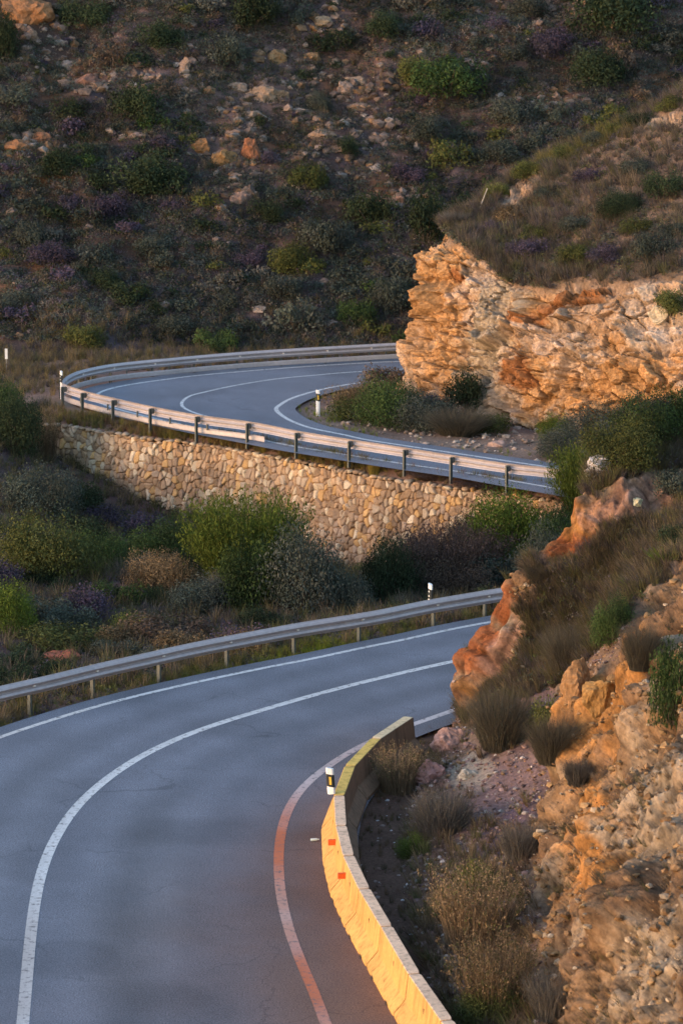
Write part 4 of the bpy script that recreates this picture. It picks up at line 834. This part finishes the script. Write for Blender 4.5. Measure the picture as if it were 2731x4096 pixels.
hlab = ['wide and flat, above and right of the narrow upright pale rock', 'at the top edge, left of the pale spotted rock', 'round, left of the large pale pink outcrop', 'very wide, right below the flat pink stone', 'brightest on the upper hillside, wide, right of centre', 'joined to the left end of the brightest upper shrub', 'very large, in the top right corner',
 'round, left below the big top right shrub', 'wide, right of the round purple one', 'large, directly left of the cliff top', 'wide and pale, low at the left edge of the hillside', 'small, low in the middle of the hillside', 'just above the far guardrail near its left tip', 'just above the far guardrail, left of centre',
 'low in the middle, left of the small pink stone', 'low on the hillside just left of the cliff', 'against the left edge in the upper quarter', 'small and round below the flat pale ledges', 'small, right above the ochre rock of the upper slope', 'right of the greyish pink broken rock', 'high up between the top left outcrop and the top centre', 'large, below the two orange slabs',
 'below the low orange ledge of the left edge', 'low in the centre under the small pink stone', 'in the lower middle, left of the large one by the cliff', 'lowest on the hillside beside the cliff edge', 'in the left middle, halfway up the hillside', 'above the two orange slabs', 'on the right, just over the ridge of the nearer slope', 'behind the ridge, just above the thin pole',
 'at left above the wide pale purple one', 'left of centre in the lower third', 'low down against the left edge', 'low above the left half of the far guardrail', 'at the top edge right of centre', 'near the top, right of the pale spotted rock', 'at the top edge right of the orange outcrop', 'above the right one of the two orange slabs', 'in the middle under the greyish pink broken rock', 'in the left centre, below the very wide dark shrub']
hlab += ['standing alone on the far hillside']*4
taken = []
for x, y, w, h, k in hk:
    hh, _ = hit(x, y)
    if hh is None or hh.y < 140: hlab.pop(0); continue
    sx = px_size(hh); R_ = w/sx/2; put_shrub((hh.x, hh.y, hh.z-.1), R_, h/sx/.9, k, 1, '%s shrub %s' % (nm[k], hlab.pop(0)), group=GH, sy_=R_*.75); taken.append((hh.x, hh.y, R_))
rockp = [(150,90,150,120),(260,260,120,60),(350,340,120,70),(560,330,90,60),(110,575,150,50),(545,545,50,25),(870,600,90,60),(1050,400,200,100),(1110,230,90,60),(1290,90,110,70),(1250,330,150,70),(1450,350,230,120),(1420,540,200,100),(980,640,150,90),(1590,820,120,60),(960,800,110,60),(1300,640,200,80),(2120,40,200,50),(2230,400,200,40),(1900,250,80,40),(740,290,80,70),(1180,300,80,60),(1000,520,120,60)]
ct = 0; tries = 0; small_shrubs = []
while ct < 700 and tries < 14000:
    tries += 1; x = RG.uniform(-24, 24); y = 147.5+32*RG.random()**.9; z = float(hz(np.array([[x, y, 0.]]))[0]); X, Y, _ = proj(np.array([[x, y, z]])); X, Y = X[0], Y[0]
    rp = blobmask(np.array([X]), np.array([Y]), rockp)[0]; R_ = RG.uniform(*((.7, 1.6) if ct < 122 else (.35, 1.0)))*(1.0 if rp < .3 else .5)
    if RG.random() < rp*.75: continue
    if any((x-a)**2+(y-b)**2 < ((.5 if ct < 122 else .36)*(R_+c))**2 for a, b, c in taken): continue
    w = [.26, .36, .05, .10, .09, .07, .07] if Y > 500 else [.2, .28, .04, .10, .09, .15, .14]
    k = ['dark', 'slate', 'green', 'olive', 'purple', 'brown', 'grey'][RG.choice(7, p=w)]
    if ct >= 122: small_shrubs.append((x, y, z-.08, R_, k)); taken.append((x, y, R_)); ct += 1; continue
    put_shrub((x, y, z-.08), R_, R_*RG.uniform(.9, 1.3), k, 0, '%s shrub among many on the far hillside' % nm[k], group=GH, sy_=R_*.85); taken.append((x, y, R_)); ct += 1
print('hill shrubs', ct, tries)
# ---- scattered stuff: grasses, low scrub, stones
def scatter(name, templ, P, sc, yaw, cols, matl, label, cat, N=None, smooth_shade=False, kind='stuff'):
    TV, TF = templ if not isinstance(templ, list) else (None, None); Vs = []; Fs = []; Cs = []; n = 0; T = templ if isinstance(templ, list) else [templ]
    which = np.arange(len(P)) % len(T)
    for j, (TV, TF) in enumerate(T):
        m = which == j
        if not m.any(): continue
        p, s_, y_, c_ = P[m], sc[m], yaw[m], cols[m]; cs, sn = np.cos(y_), np.sin(y_); k = len(TV)
        X = TV[None, :, 0]*cs[:, None]-TV[None, :, 1]*sn[:, None]; Yv = TV[None, :, 0]*sn[:, None]+TV[None, :, 1]*cs[:, None]; Z = np.repeat(TV[None, :, 2], len(p), 0)
        V = np.stack([X, Yv, Z], 2)*s_[:, None, None]
        if N is not None: V[:, :, :2] += N[m][:, None, :2]*np.maximum(V[:, :, 2:3], 0)*.6
        V += p[:, None]; v = V.reshape(-1, 3); f = (TF[None]+(np.arange(len(p))*k)[:, None, None]).reshape(-1, TF.shape[1])+n; n += len(v)
        tw = np.random.default_rng(j).uniform(.75, 1.25, k//2+1).repeat(2)[:k]; c = (c_[:, None]*tw[None, :, None]).reshape(-1, 3); Vs.append(v); Fs.append(f); Cs.append(c)
    return obj(name, mesh(name, np.vstack(Vs), np.vstack(Fs), matl, np.vstack(Cs), smooth_shade), None, label, cat, None, kind)
tuftT = [blades(np.random.default_rng(200+i), 16, 1, .55, .022, .12)[:2] for i in range(5)]
fineT = [blades(np.random.default_rng(230+i), 22, 1, .6, .014, .16)[:2] for i in range(5)]
def scrubT(seed, n=44, leaf=.10):
    rng = np.random.default_rng(seed); d = rng.normal(0, 1, (n, 3)); d[:, 2] = np.abs(d[:, 2]); d /= np.linalg.norm(d, axis=1)[:, None]; P = d*rng.uniform(.5, 1, (n, 1))*np.array([1, 1, .75]); return leaf_quads(P, d, leaf, rng, 1.4)
scT = [scrubT(i) for i in range(6)]
def stoneT(seed):
    rng = np.random.default_rng(seed); V = ICO1*(1+.28*rng.normal(0, 1, len(ICO1)).clip(-1.5, 1.5)[:, None])*np.array([1, .8, .6]); return V, ICO1F
stT = [stoneT(i) for i in range(6)]
def palette(n, items):
    w = np.array([i[0] for i in items], float); idx = RG.choice(len(items), n, p=w/w.sum()); return np.array([i[1] for i in items], float)[idx]*RG.uniform(.7, 1.3, (n, 1))
def on_hill(n, fy=1.0):
    x = RG.uniform(-26, 27, n); y = 147+34*RG.random(n)**fy; P = np.stack([x, y, x*0], 1); P[:, 2] = hz(P); X, Y, _ = proj(P); return P, X, Y
P, X, Y = on_hill(62000); rp = blobmask(X, Y, rockp, n=.3*fbm(P, .5, 2, 300)); keep = RG.random(len(P)) > rp*.7; P = P[keep]; Y = Y[keep]
c = palette(len(P), [(3, (.035, .043, .03)), (3.6, (.06, .068, .062)), (.8, (.06, .06, .025)), (1.3, (.085, .065, .055)), (1.3, (.07, .055, .072)), (1.2, (.12, .095, .08))]); patch = fbm(P, .25, 3, 301); c = 1.35*c*(1+.8*patch)[:, None].clip(.4, 1.6)
scatter('low_scrub', scT, P, RG.uniform(.14, .46, len(P)), RG.uniform(0, 6, len(P)), c, M['leaf'], 'low mixed scrub covering the far hillside between the shrubs', 'scrub')
P, X, Y = on_hill(9000); keep = RG.random(len(P)) > .5; P = P[keep]
scatter('dry_grass', tuftT, P, RG.uniform(.25, .6, len(P)), RG.uniform(0, 6, len(P)), palette(len(P), [(2, (.12, .09, .06)), (2, (.09, .08, .05)), (1, (.15, .11, .08)), (1, (.09, .07, .08))]), M['leaf'], 'dry brown grass growing over the far hillside', 'grass')
P, X, Y = on_hill(42000); rp = blobmask(X, Y, rockp, edge=.7, n=.6*fbm(P, .6, 3, 302)); keep = RG.random(len(P)) < np.clip(rp*.8+.03, 0, 1); P = P[keep]
sc = .05+.34*RG.random(len(P))**3.5; scatter('loose_stones', stT, P, sc, RG.uniform(0, 6, len(P)), palette(len(P), [(2, (.19, .135, .115)), (2, (.16, .115, .10)), (1, (.20, .12, .075)), (1, (.24, .19, .17))]), M['rock'], 'loose pinkish stones strewn over the far hillside', 'stones')
ssT = [crown(900+i, 420, .075, 12, flat=.75, var=.35)[:2] for i in range(5)]; Pq = np.array([q[:3] for q in small_shrubs]); cq = np.array([KC[q[4]][0] for q in small_shrubs])*RG.uniform(.8, 1.2, (len(Pq), 1))
scatter('small_shrubs', ssT, Pq, np.array([q[3] for q in small_shrubs]), RG.uniform(0, 6, len(Pq)), cq, M['leaf'], 'smaller shrubs between the larger ones on the far hillside', 'shrubs')
# gully
n = 17000; x = RG.uniform(-19, 16, n); y = RG.uniform(80, 128, n); P = np.stack([x, y, x*0], 1); d = roaddist(P); W2 = wall_line[::6, :2]; side = (P[:, :2][:, None]-W2[None]); i0 = (side**2).sum(2).argmin(1)
tw_ = np.gradient(W2, axis=0); sgnd = (tw_[i0, 0]*side[np.arange(n), i0, 1]-tw_[i0, 1]*side[np.arange(n), i0, 0]); front = sgnd < 0
Lx = np.interp(x, Lo[:, 0], Lo[:, 1]); ok = front & (y > Lx+1.3) & (d > 1.2); P = P[ok]; P[:, 2] = ground_z(P)-.03; n = len(P)
h = n//2; scatter('low_scrub', scT, P[:h], RG.uniform(.15, .42, h), RG.uniform(0, 6, h), palette(h, [(2, (.045, .05, .03)), (2, (.065, .065, .05)), (1, (.08, .08, .03)), (1.6, (.09, .065, .05)), (2, (.09, .07, .095))]), M['leaf'], 'low scrub and heather covering the gully floor', 'scrub')
scatter('dry_grass', fineT, P[h:], RG.uniform(.3, .75, n-h), RG.uniform(0, 6, n-h), palette(n-h, [(2, (.14, .11, .06)), (1.5, (.10, .10, .04)), (1, (.16, .12, .09)), (1, (.09, .075, .07))]), M['leaf'], 'dry grass standing between the bushes of the gully', 'grass')
# roadside verge below the nearer rail: green and yellow grass
s = RG.uniform(0, 1, 2600); off = RG.uniform(.75, 2.3, 2600); q = Lo[(s*(N_-1)).astype(int)]; tt = np.gradient(Lo[:, :2], axis=0); tt /= np.linalg.norm(tt, axis=1)[:, None]; tt = tt[(s*(N_-1)).astype(int)]
P = np.stack([q[:, 0]-tt[:, 1]*off, q[:, 1]+tt[:, 0]*off, off*0], 1); gk = vnoise(np.stack([s*22, s*0, s*0], 1), 8)+.2; keep = RG.random(len(P)) < np.clip(.45+gk, .12, 1); P = P[keep]; gk = gk[keep]; P[:, 2] = ground_z(P)-.02
X, _, _ = proj(P); yel = np.exp(-((X-1200)/260)**2)[:, None]; c = palette(len(P), [(2, (.13, .12, .04)), (2, (.09, .11, .03)), (1.3, (.17, .13, .07)), (1, (.10, .08, .06))]); c = c*(1-.7*yel)+np.array((.20, .22, .02))*.7*yel
scatter('verge_grass', fineT, P, RG.uniform(.14, .34, len(P))*(1), RG.uniform(0, 6, len(P)), c, M['leaf'], 'short green and yellow grass along the edge of the nearer road', 'grass')
# weeds on the wall top and round the island
wt = wall_line; k = RG.integers(8, 296, 2400); tt = np.gradient(wt[:, :2], axis=0); tt /= np.linalg.norm(tt, axis=1)[:, None]; of = RG.uniform(.1, .9, 2400); P = np.stack([wt[k, 0]+tt[k, 1]*of*ws, wt[k, 1]-tt[k, 0]*of*ws, of*0], 1); zz = []
for p_ in P:
    r_, _ = drop(p_[0], p_[1], 3); zz.append(r_.z if r_ else -9)
P[:, 2] = zz; gk = vnoise(np.stack([k*.06, k*0., k*0.], 1), 18); keep = (P[:, 2] > -1.2) & (RG.random(2400) < np.clip(.5+gk, .15, 1)); P = P[keep]
scatter('weeds', fineT, P, RG.uniform(.16, .48, len(P)), RG.uniform(0, 6, len(P)), palette(len(P), [(2, (.17, .13, .06)), (1.5, (.11, .11, .04)), (1.5, (.15, .09, .06)), (1, (.22, .18, .05))]), M['leaf'], 'dry weeds along the top of the stone wall', 'weeds')
for x, y, w, h_, k, lab in [(1395,1872,60,60,'yellowgrass','yellow grass tuft on the wall top, left of its twin'), (1495,1900,70,60,'yellowgrass','yellow grass tuft on the wall top, right of its twin'), (735,1745,60,60,'broom','small green tuft on the wall top'), (890,1765,100,60,'redbrown','reddish dry weed on the wall top'), (1000,1790,70,60,'broom','greenish tuft on the wall top beside a guardrail post'), (1720,1925,200,70,'redbrown','reddish dry weeds at the right end of the wall top'), (1950,1960,330,80,'redbrown','long reddish brown dry bush at the right end of the wall'), (1280,1838,50,50,'broom','tiny green tuft on the wall top')]:
    shrub_px(x, y, w, h_, k, 2, lab, name='grass_tuft', tw=True, cat='grass tuft')
# island inside the hairpin
n = 3000; x = RG.uniform(-2.5, 14, n); y = RG.uniform(116, 138, n); P = np.stack([x, y, x*0], 1); isl = inside(P[:, :2], np.vstack([ui_edge[::6, :2]])); P = P[isl]; d = np.sqrt(((P[:, None, :2]-Ui[None, ::6, :2])**2).sum(2)).min(1); near = np.clip(1-(d-.7)/2.2, 0, 1); X, Y, _ = proj(P)
g = (RG.random(len(P)) < near*.9) & ((P[:, 0] < 1.2) | (RG.random(len(P)) < .3)); Pg = P[g]; Pg[:, 2] = -.09
scatter('verge_grass', fineT, Pg, RG.uniform(.12, .3, len(Pg)), RG.uniform(0, 6, len(Pg)), palette(len(Pg), [(3, (.12, .15, .02)), (1, (.09, .10, .03))]), M['leaf'], 'green grass on the inside tip of the hairpin', 'grass')
Ps = P[~g]; Ps[:, 2] = -.08; scatter('gravel', stT, Ps, .03+.15*RG.random(len(Ps))**4, RG.uniform(0, 6, len(Ps)), palette(len(Ps), [(2, (.30, .22, .18)), (1, (.36, .29, .25)), (1, (.24, .17, .14))]), M['rock'], 'pinkish gravel and rubble between the road and the cliff', 'gravel')
# slopes of the two cliffs
def on_net(Pn, rk, nn, n, lo=.35, mask=None):
    w = np.clip(1-rk/lo, 0, 1)*np.clip(nn[:, 2]+.3, .05, 1)
    if mask is not None: w = w*mask
    k = RG.choice(len(Pn), n, p=w/w.sum()); return Pn[k]+RG.normal(0, .05, (n, 3))*np.array([1, 1, 0]), nn[k], k
X, Y, _ = proj(MP); vis = (X > 1500) & (X < 2950) & (Y > 250) & (Y < 1900); 
P, Nn_, k = on_net(MP, MR, MN, 6500, mask=vis*1.0*(Y < 1250)); Xk, Yk = X[k], Y[k]
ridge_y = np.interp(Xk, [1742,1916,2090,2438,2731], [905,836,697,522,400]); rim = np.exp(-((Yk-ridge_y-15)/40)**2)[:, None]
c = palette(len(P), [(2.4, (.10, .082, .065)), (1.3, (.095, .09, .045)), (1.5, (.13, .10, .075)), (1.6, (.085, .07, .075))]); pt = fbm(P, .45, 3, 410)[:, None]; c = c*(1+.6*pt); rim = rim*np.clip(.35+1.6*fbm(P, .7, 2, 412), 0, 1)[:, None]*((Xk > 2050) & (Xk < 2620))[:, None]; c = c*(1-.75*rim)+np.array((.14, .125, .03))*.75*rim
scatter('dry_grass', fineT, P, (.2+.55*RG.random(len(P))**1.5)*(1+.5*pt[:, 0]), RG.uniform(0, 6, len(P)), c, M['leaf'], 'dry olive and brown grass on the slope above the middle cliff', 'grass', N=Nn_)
P, Nn_, k = on_net(MP, MR, MN, 3200, mask=vis*1.0*(Y < 1250)); scatter('low_scrub', scT, P, RG.uniform(.12, .4, len(P)), RG.uniform(0, 6, len(P)), palette(len(P), [(2.5, (.075, .08, .065)), (2, (.08, .085, .04)), (1, (.09, .075, .085)), (1, (.11, .09, .07))]), M['leaf'], 'low scrub on the slope above the middle cliff', 'scrub')
X, Y, _ = proj(NP_); up = (np.interp(X, [1850,2100,2300,2600,2731], [2900,2800,2720,2350,2300]) > Y) & (X > 1850) & (X < 2900) & (Y > 1500)
pk = 1-.97*blobmask(X, Y, [(2290,2100,190,125,-35),(2530,2005,270,85,-20),(2240,2170,100,90),(1960,2600,70,170,20)], n=.25*fbm(NP_, 1, 2, 500))
P, Nn_, k = on_net(NP_, NR_*0+np.where(NR_ > .6, .3, 0), NN_, 7000, mask=up*pk*np.where(NR_ > .6, .12, 1)); Xk, Yk = X[k], Y[k]; pt = fbm(P, .6, 3, 411)[:, None]
c = palette(len(P), [(2, (.12, .09, .06)), (2, (.11, .10, .045)), (1.5, (.09, .075, .08)), (1, (.17, .13, .09))])*(1+.6*pt)
scatter('dry_grass', fineT, P, RG.uniform(.18, .48, len(P)), RG.uniform(0, 6, len(P)), c, M['leaf'], 'long dry grass covering the upper part of the near slope', 'grass', N=Nn_)
P, Nn_, k = on_net(NP_, NR_, NN_, 1500, mask=up*pk); scatter('low_scrub', scT, P, RG.uniform(.08, .34, len(P)), RG.uniform(0, 6, len(P)), palette(len(P), [(2, (.075, .08, .055)), (1.5, (.10, .09, .075)), (1, (.07, .085, .03)), (1, (.09, .075, .09))]), M['leaf'], 'grey green scrub among the grass of the near slope', 'scrub')
lo = (~up) & (X > 1600) & (X < 2900) & (Y < 4250) & (Y > 2500)
P, Nn_, k = on_net(NP_, NR_, NN_, 9000, lo=.6, mask=lo*1.0); sc = .012+.075*RG.random(len(P))**4
scatter('scree', stT, P+Nn_*.01, sc, RG.uniform(0, 6, len(P)), palette(len(P), [(2, (.24, .16, .15)), (2, (.19, .12, .11)), (1, (.36, .30, .28)), (1, (.28, .17, .10))]), M['rock'], 'loose scree of small pinkish stones below the near cliff', 'scree')
P, Nn_, k = on_net(NP_, NR_, NN_, 900, lo=.7, mask=lo*(1.0*(Y > 3300)+.15)); scatter('weeds', fineT, P, RG.uniform(.15, .5, len(P)), RG.uniform(0, 6, len(P)), palette(len(P), [(2, (.17, .12, .07)), (1, (.10, .10, .04)), (1, (.12, .08, .06))]), M['leaf'], 'dry weeds on the scree below the near cliff', 'weeds', N=Nn_)
# roots and weeds hanging on the near rock face
n = 1200; x = RG.uniform(.3, 2.9, n); y = RG.uniform(58, 82, n); P = np.stack([x, y, x*0+0], 1); bx = np.interp(y, joints[::-1, 1], joints[::-1, 0]); keep = x > bx+.35; P = P[keep]
for p_ in P:
    r_, _ = drop(p_[0], p_[1], 30); p_[2] = r_.z if r_ else 0
h = len(P)//2; scatter('scree', stT, P[:h], .015+.06*RG.random(h)**3, RG.uniform(0, 6, h), palette(h, [(2, (.18, .11, .09)), (1, (.25, .18, .16)), (1, (.4, .36, .36))]), M['rock'], 'small stones lying in the ditch behind the barrier', 'stones')
scatter('weeds', fineT, P[h:], RG.uniform(.06, .25, len(P)-h), RG.uniform(0, 6, len(P)-h), palette(len(P)-h, [(2, (.15, .10, .06)), (1, (.08, .08, .04))]), M['leaf'], 'sparse dry weeds in the ditch behind the barrier', 'weeds')
rkm = (NR_ > .7)*1.0*((X > 2050) & (X < 2950) & (Y > 2300) & (Y < 4250)); cl = np.clip(.2+2*fbm(NP_, .7, 3, 901), 0, 1)
P, Nn_, k = on_net(NP_, NR_*0, NN_, 900, mask=rkm*cl); scatter('hanging_weeds', fineT, P, RG.uniform(.08, .3, len(P)), RG.uniform(0, 6, len(P)), palette(len(P), [(2, (.14, .10, .065)), (1, (.09, .085, .04)), (1.4, (.11, .085, .07))]), M['leaf'], 'dry weeds and roots clinging to the near rock face', 'weeds', N=Nn_*1.6)
P, Nn_, k = on_net(NP_, NR_*0, NN_, 2600, mask=rkm*np.clip(1.2-cl, 0, 1)); scatter('rubble', stT, P+Nn_*.02, .02+.11*RG.random(len(P))**3, RG.uniform(0, 6, len(P)), palette(len(P), [(2, (.27, .17, .09)), (2, (.22, .13, .07)), (1, (.34, .26, .19))]), M['rock'], 'broken stones caught on the near rock face', 'stones')
# ---- boulders and outcrops
def boulder(x, y, w, h_, col, label, name='boulder', cat='rock', seed=0, yaw=0, deep=.8, group=None):
    hh, nrm = hit(x, y)
    if hh is None: return
    k = px_size(hh); a, b, c_ = w/k/2, w/k/2*deep, h_/k/2; rb = np.random.default_rng(seed*5+1); U = ICO4.copy()
    for _ in range(22):
        pn = rb.normal(0, 1, 3); pn /= np.linalg.norm(pn); off = rb.uniform(.55, .92); dd = U@pn-off; mk = dd > 0; U[mk] -= pn*dd[mk][:, None]*.96
    U *= 1.15; Q = U*np.array([a, b, c_]); n = ICO4
    o1, _ = blocks(Q+seed*7.3, 1.3/max(a, .2), seed+3); o2, _ = blocks(Q+seed*3.1, 3.2/max(a, .2), seed+13); m = min(a, b, c_)
    V = Q+n*(m*(.22*o1+.12*o2+.14*fbm(Q+seed, 4/max(a, .2), 3, seed)))[:, None]; cc = np.tile(np.array(col, float), (len(V), 1))*(1+.3*o1+.25*o2)[:, None]
    o = obj(name, mesh(name, V, ICO4F, M['rock'], cc, False), None, label, cat, group, None, (hh.x, hh.y+b*.3, hh.z+c_*.1)); o.rotation_euler.z = yaw; return o
for i, a in enumerate([(1795,2985,150,150,(.34, .20, .17),'pinkish boulder at the upper toe of the scree'), (1715,3120,120,170,(.34, .18, .16),'pink pointed boulder beside the dry seedy bush'), (2400,1880,120,130,(.50, .46, .48),'white rock on the edge of the spur'), (2480,1850,110,60,(.34, .22, .20),'pink rock right of the white rock on the spur'),
                       (2545,2010,60,45,(.50, .42, .28),'small pale cube shaped rock on the spur'), (1870,3110,110,60,(.42, .36, .30),'pale crumbled rock in the middle of the scree'), (2300,2760,130,230,(.27, .15, .075),'orange rock block standing at the head of the scree'), (2400,2820,150,230,(.31, .17, .065),'ochre rock block right of the orange one'),
                       (2060,1680,30,30,(.42, .30, .22),'round pale stone at the foot of the cliff'), (1990,1785,80,35,(.38, .25, .21),'flat pink stone on the gravel bank'), (250,2640,180,75,(.26, .09, .06),'mound of red earth behind the nearer guardrail'), (1660,3260,40,30,(.2, .13, .1),'small brown stone in the ditch'), (2640,1270,90,80,(.45, .36, .26),'pale rock block on the cliff near the right edge')]):
    boulder(*a, seed=i+1)
GO = 'rock outcrops on the far hillside'
for i, a in enumerate([(110,60,230,170,(.30, .15, .08),'orange rock outcrop in the top left corner'), (70,590,120,60,(.31, .15, .08),'low orange ledge at the left edge, left of a similar ledge'), (160,570,90,70,(.27, .13, .08),'dark orange ledge next to the left edge ledge'), (545,545,75,28,(.38, .25, .22),'flat pink stone alone among dark shrubs'), (800,600,90,90,(.27, .14, .07),'ochre rock with a cleft, left of two neighbours'),
                       (890,650,110,100,(.27, .16, .08),'yellow brown rock in the middle of a row of three'), (1000,630,80,130,(.28, .12, .07),'tall reddish rock, right of a row of three'), (1060,400,170,110,(.36, .24, .17),'large pale pink outcrop on the upper hillside'), (1110,240,80,80,(.33, .20, .11),'ochre rock above the large pale pink outcrop'), (1290,95,100,60,(.36, .25, .17),'pale rock with a bright spot near the top'),
                       (1250,240,70,60,(.33, .20, .12),'small ochre rock right of the upper ochre rock'), (950,355,90,50,(.33, .23, .18),'low pale ledge left of the pale pink outcrop'), (1540,830,75,70,(.32, .17, .11),'left one of two orange slabs above the dark bushes'), (1600,815,60,60,(.32, .17, .12),'right one of two orange slabs above the dark bushes'), (960,800,90,60,(.28, .18, .15),'greyish pink broken rock above the olive bush'),
                       (350,340,120,70,(.26, .14, .11),'reddish rock outcrop at upper left'), (740,290,50,110,(.30, .21, .17),'narrow upright pale rock on the upper hillside'), (1290,540,110,50,(.32, .22, .17),'pale ledge in the middle of the stony slope'), (1430,330,110,50,(.33, .23, .17),'flat pale ledge high on the stony slope'), (1450,430,110,40,(.33, .22, .17),'second flat pale ledge below the high one'),
                       (1380,360,90,70,(.33, .23, .19),'pale block at the left end of the high ledge'), (1640,290,60,50,(.30, .19, .16),'small pinkish rock above the green bushes'), (1340,600,70,40,(.30, .2, .16),'small pale rock beside the round dark shrub'), (1170,1150,60,30,(.36, .23, .22),'small pink stone low on the hillside'), (680,1340,40,25,(.33, .24, .2),'tiny pale stone just above the far guardrail'),
                       (265,270,110,50,(.31, .24, .21),'pale grey rubble ledge at upper left'), (120,150,80,50,(.30, .19, .14),'pale brown rock under the top left outcrop'), (2140,45,110,50,(.28, .16, .14),'reddish rock near the top right'), (1870,250,80,30,(.32, .21, .18),'flat pink rock right of the green bushes'), (1010,470,120,60,(.30, .22, .18),'grey pink ledge under the large pale outcrop')]):
    boulder(*a[:4], tuple(np.array(a[4])*.72), a[5], name='rock_outcrop', seed=40+i, group=GO)
print('all ok', len(bpy.data.objects))
# dry grass on the lay-by left of the hairpin and along the foot of the hillside
n = 5200; x = np.r_[RG.uniform(-22, -10.2, n//2), RG.uniform(-20, 4, n-n//2)]; y = np.r_[RG.uniform(126, 148, n//2), RG.uniform(140, 149, n-n//2)]; P = np.stack([x, y, x*0], 1); d = roaddist(P); dr = np.sqrt(((P[:, None, :2]-RU[None, ::6, :2])**2).sum(2)).min(1); outr = ~inside(P[:, :2], RU[::4, :2]); ok = (d > 1.7) & (dr > .35) & outr & (fbm(P, .4, 2, 700)+.25 > 0); P = P[ok]; zz = []
for p_ in P:
    r_, _ = drop(p_[0], p_[1], 60); zz.append(r_.z if r_ else -9)
P[:, 2] = zz; P = P[P[:, 2] > -2]
scatter('dry_grass', fineT, P, RG.uniform(.18, .6, len(P)), RG.uniform(0, 6, len(P)), palette(len(P), [(2, (.16, .115, .055)), (1.5, (.11, .085, .06)), (1, (.09, .085, .04)), (1, (.10, .08, .08))]), M['leaf'], 'dry grass on the ground beyond the hairpin guardrail', 'grass')
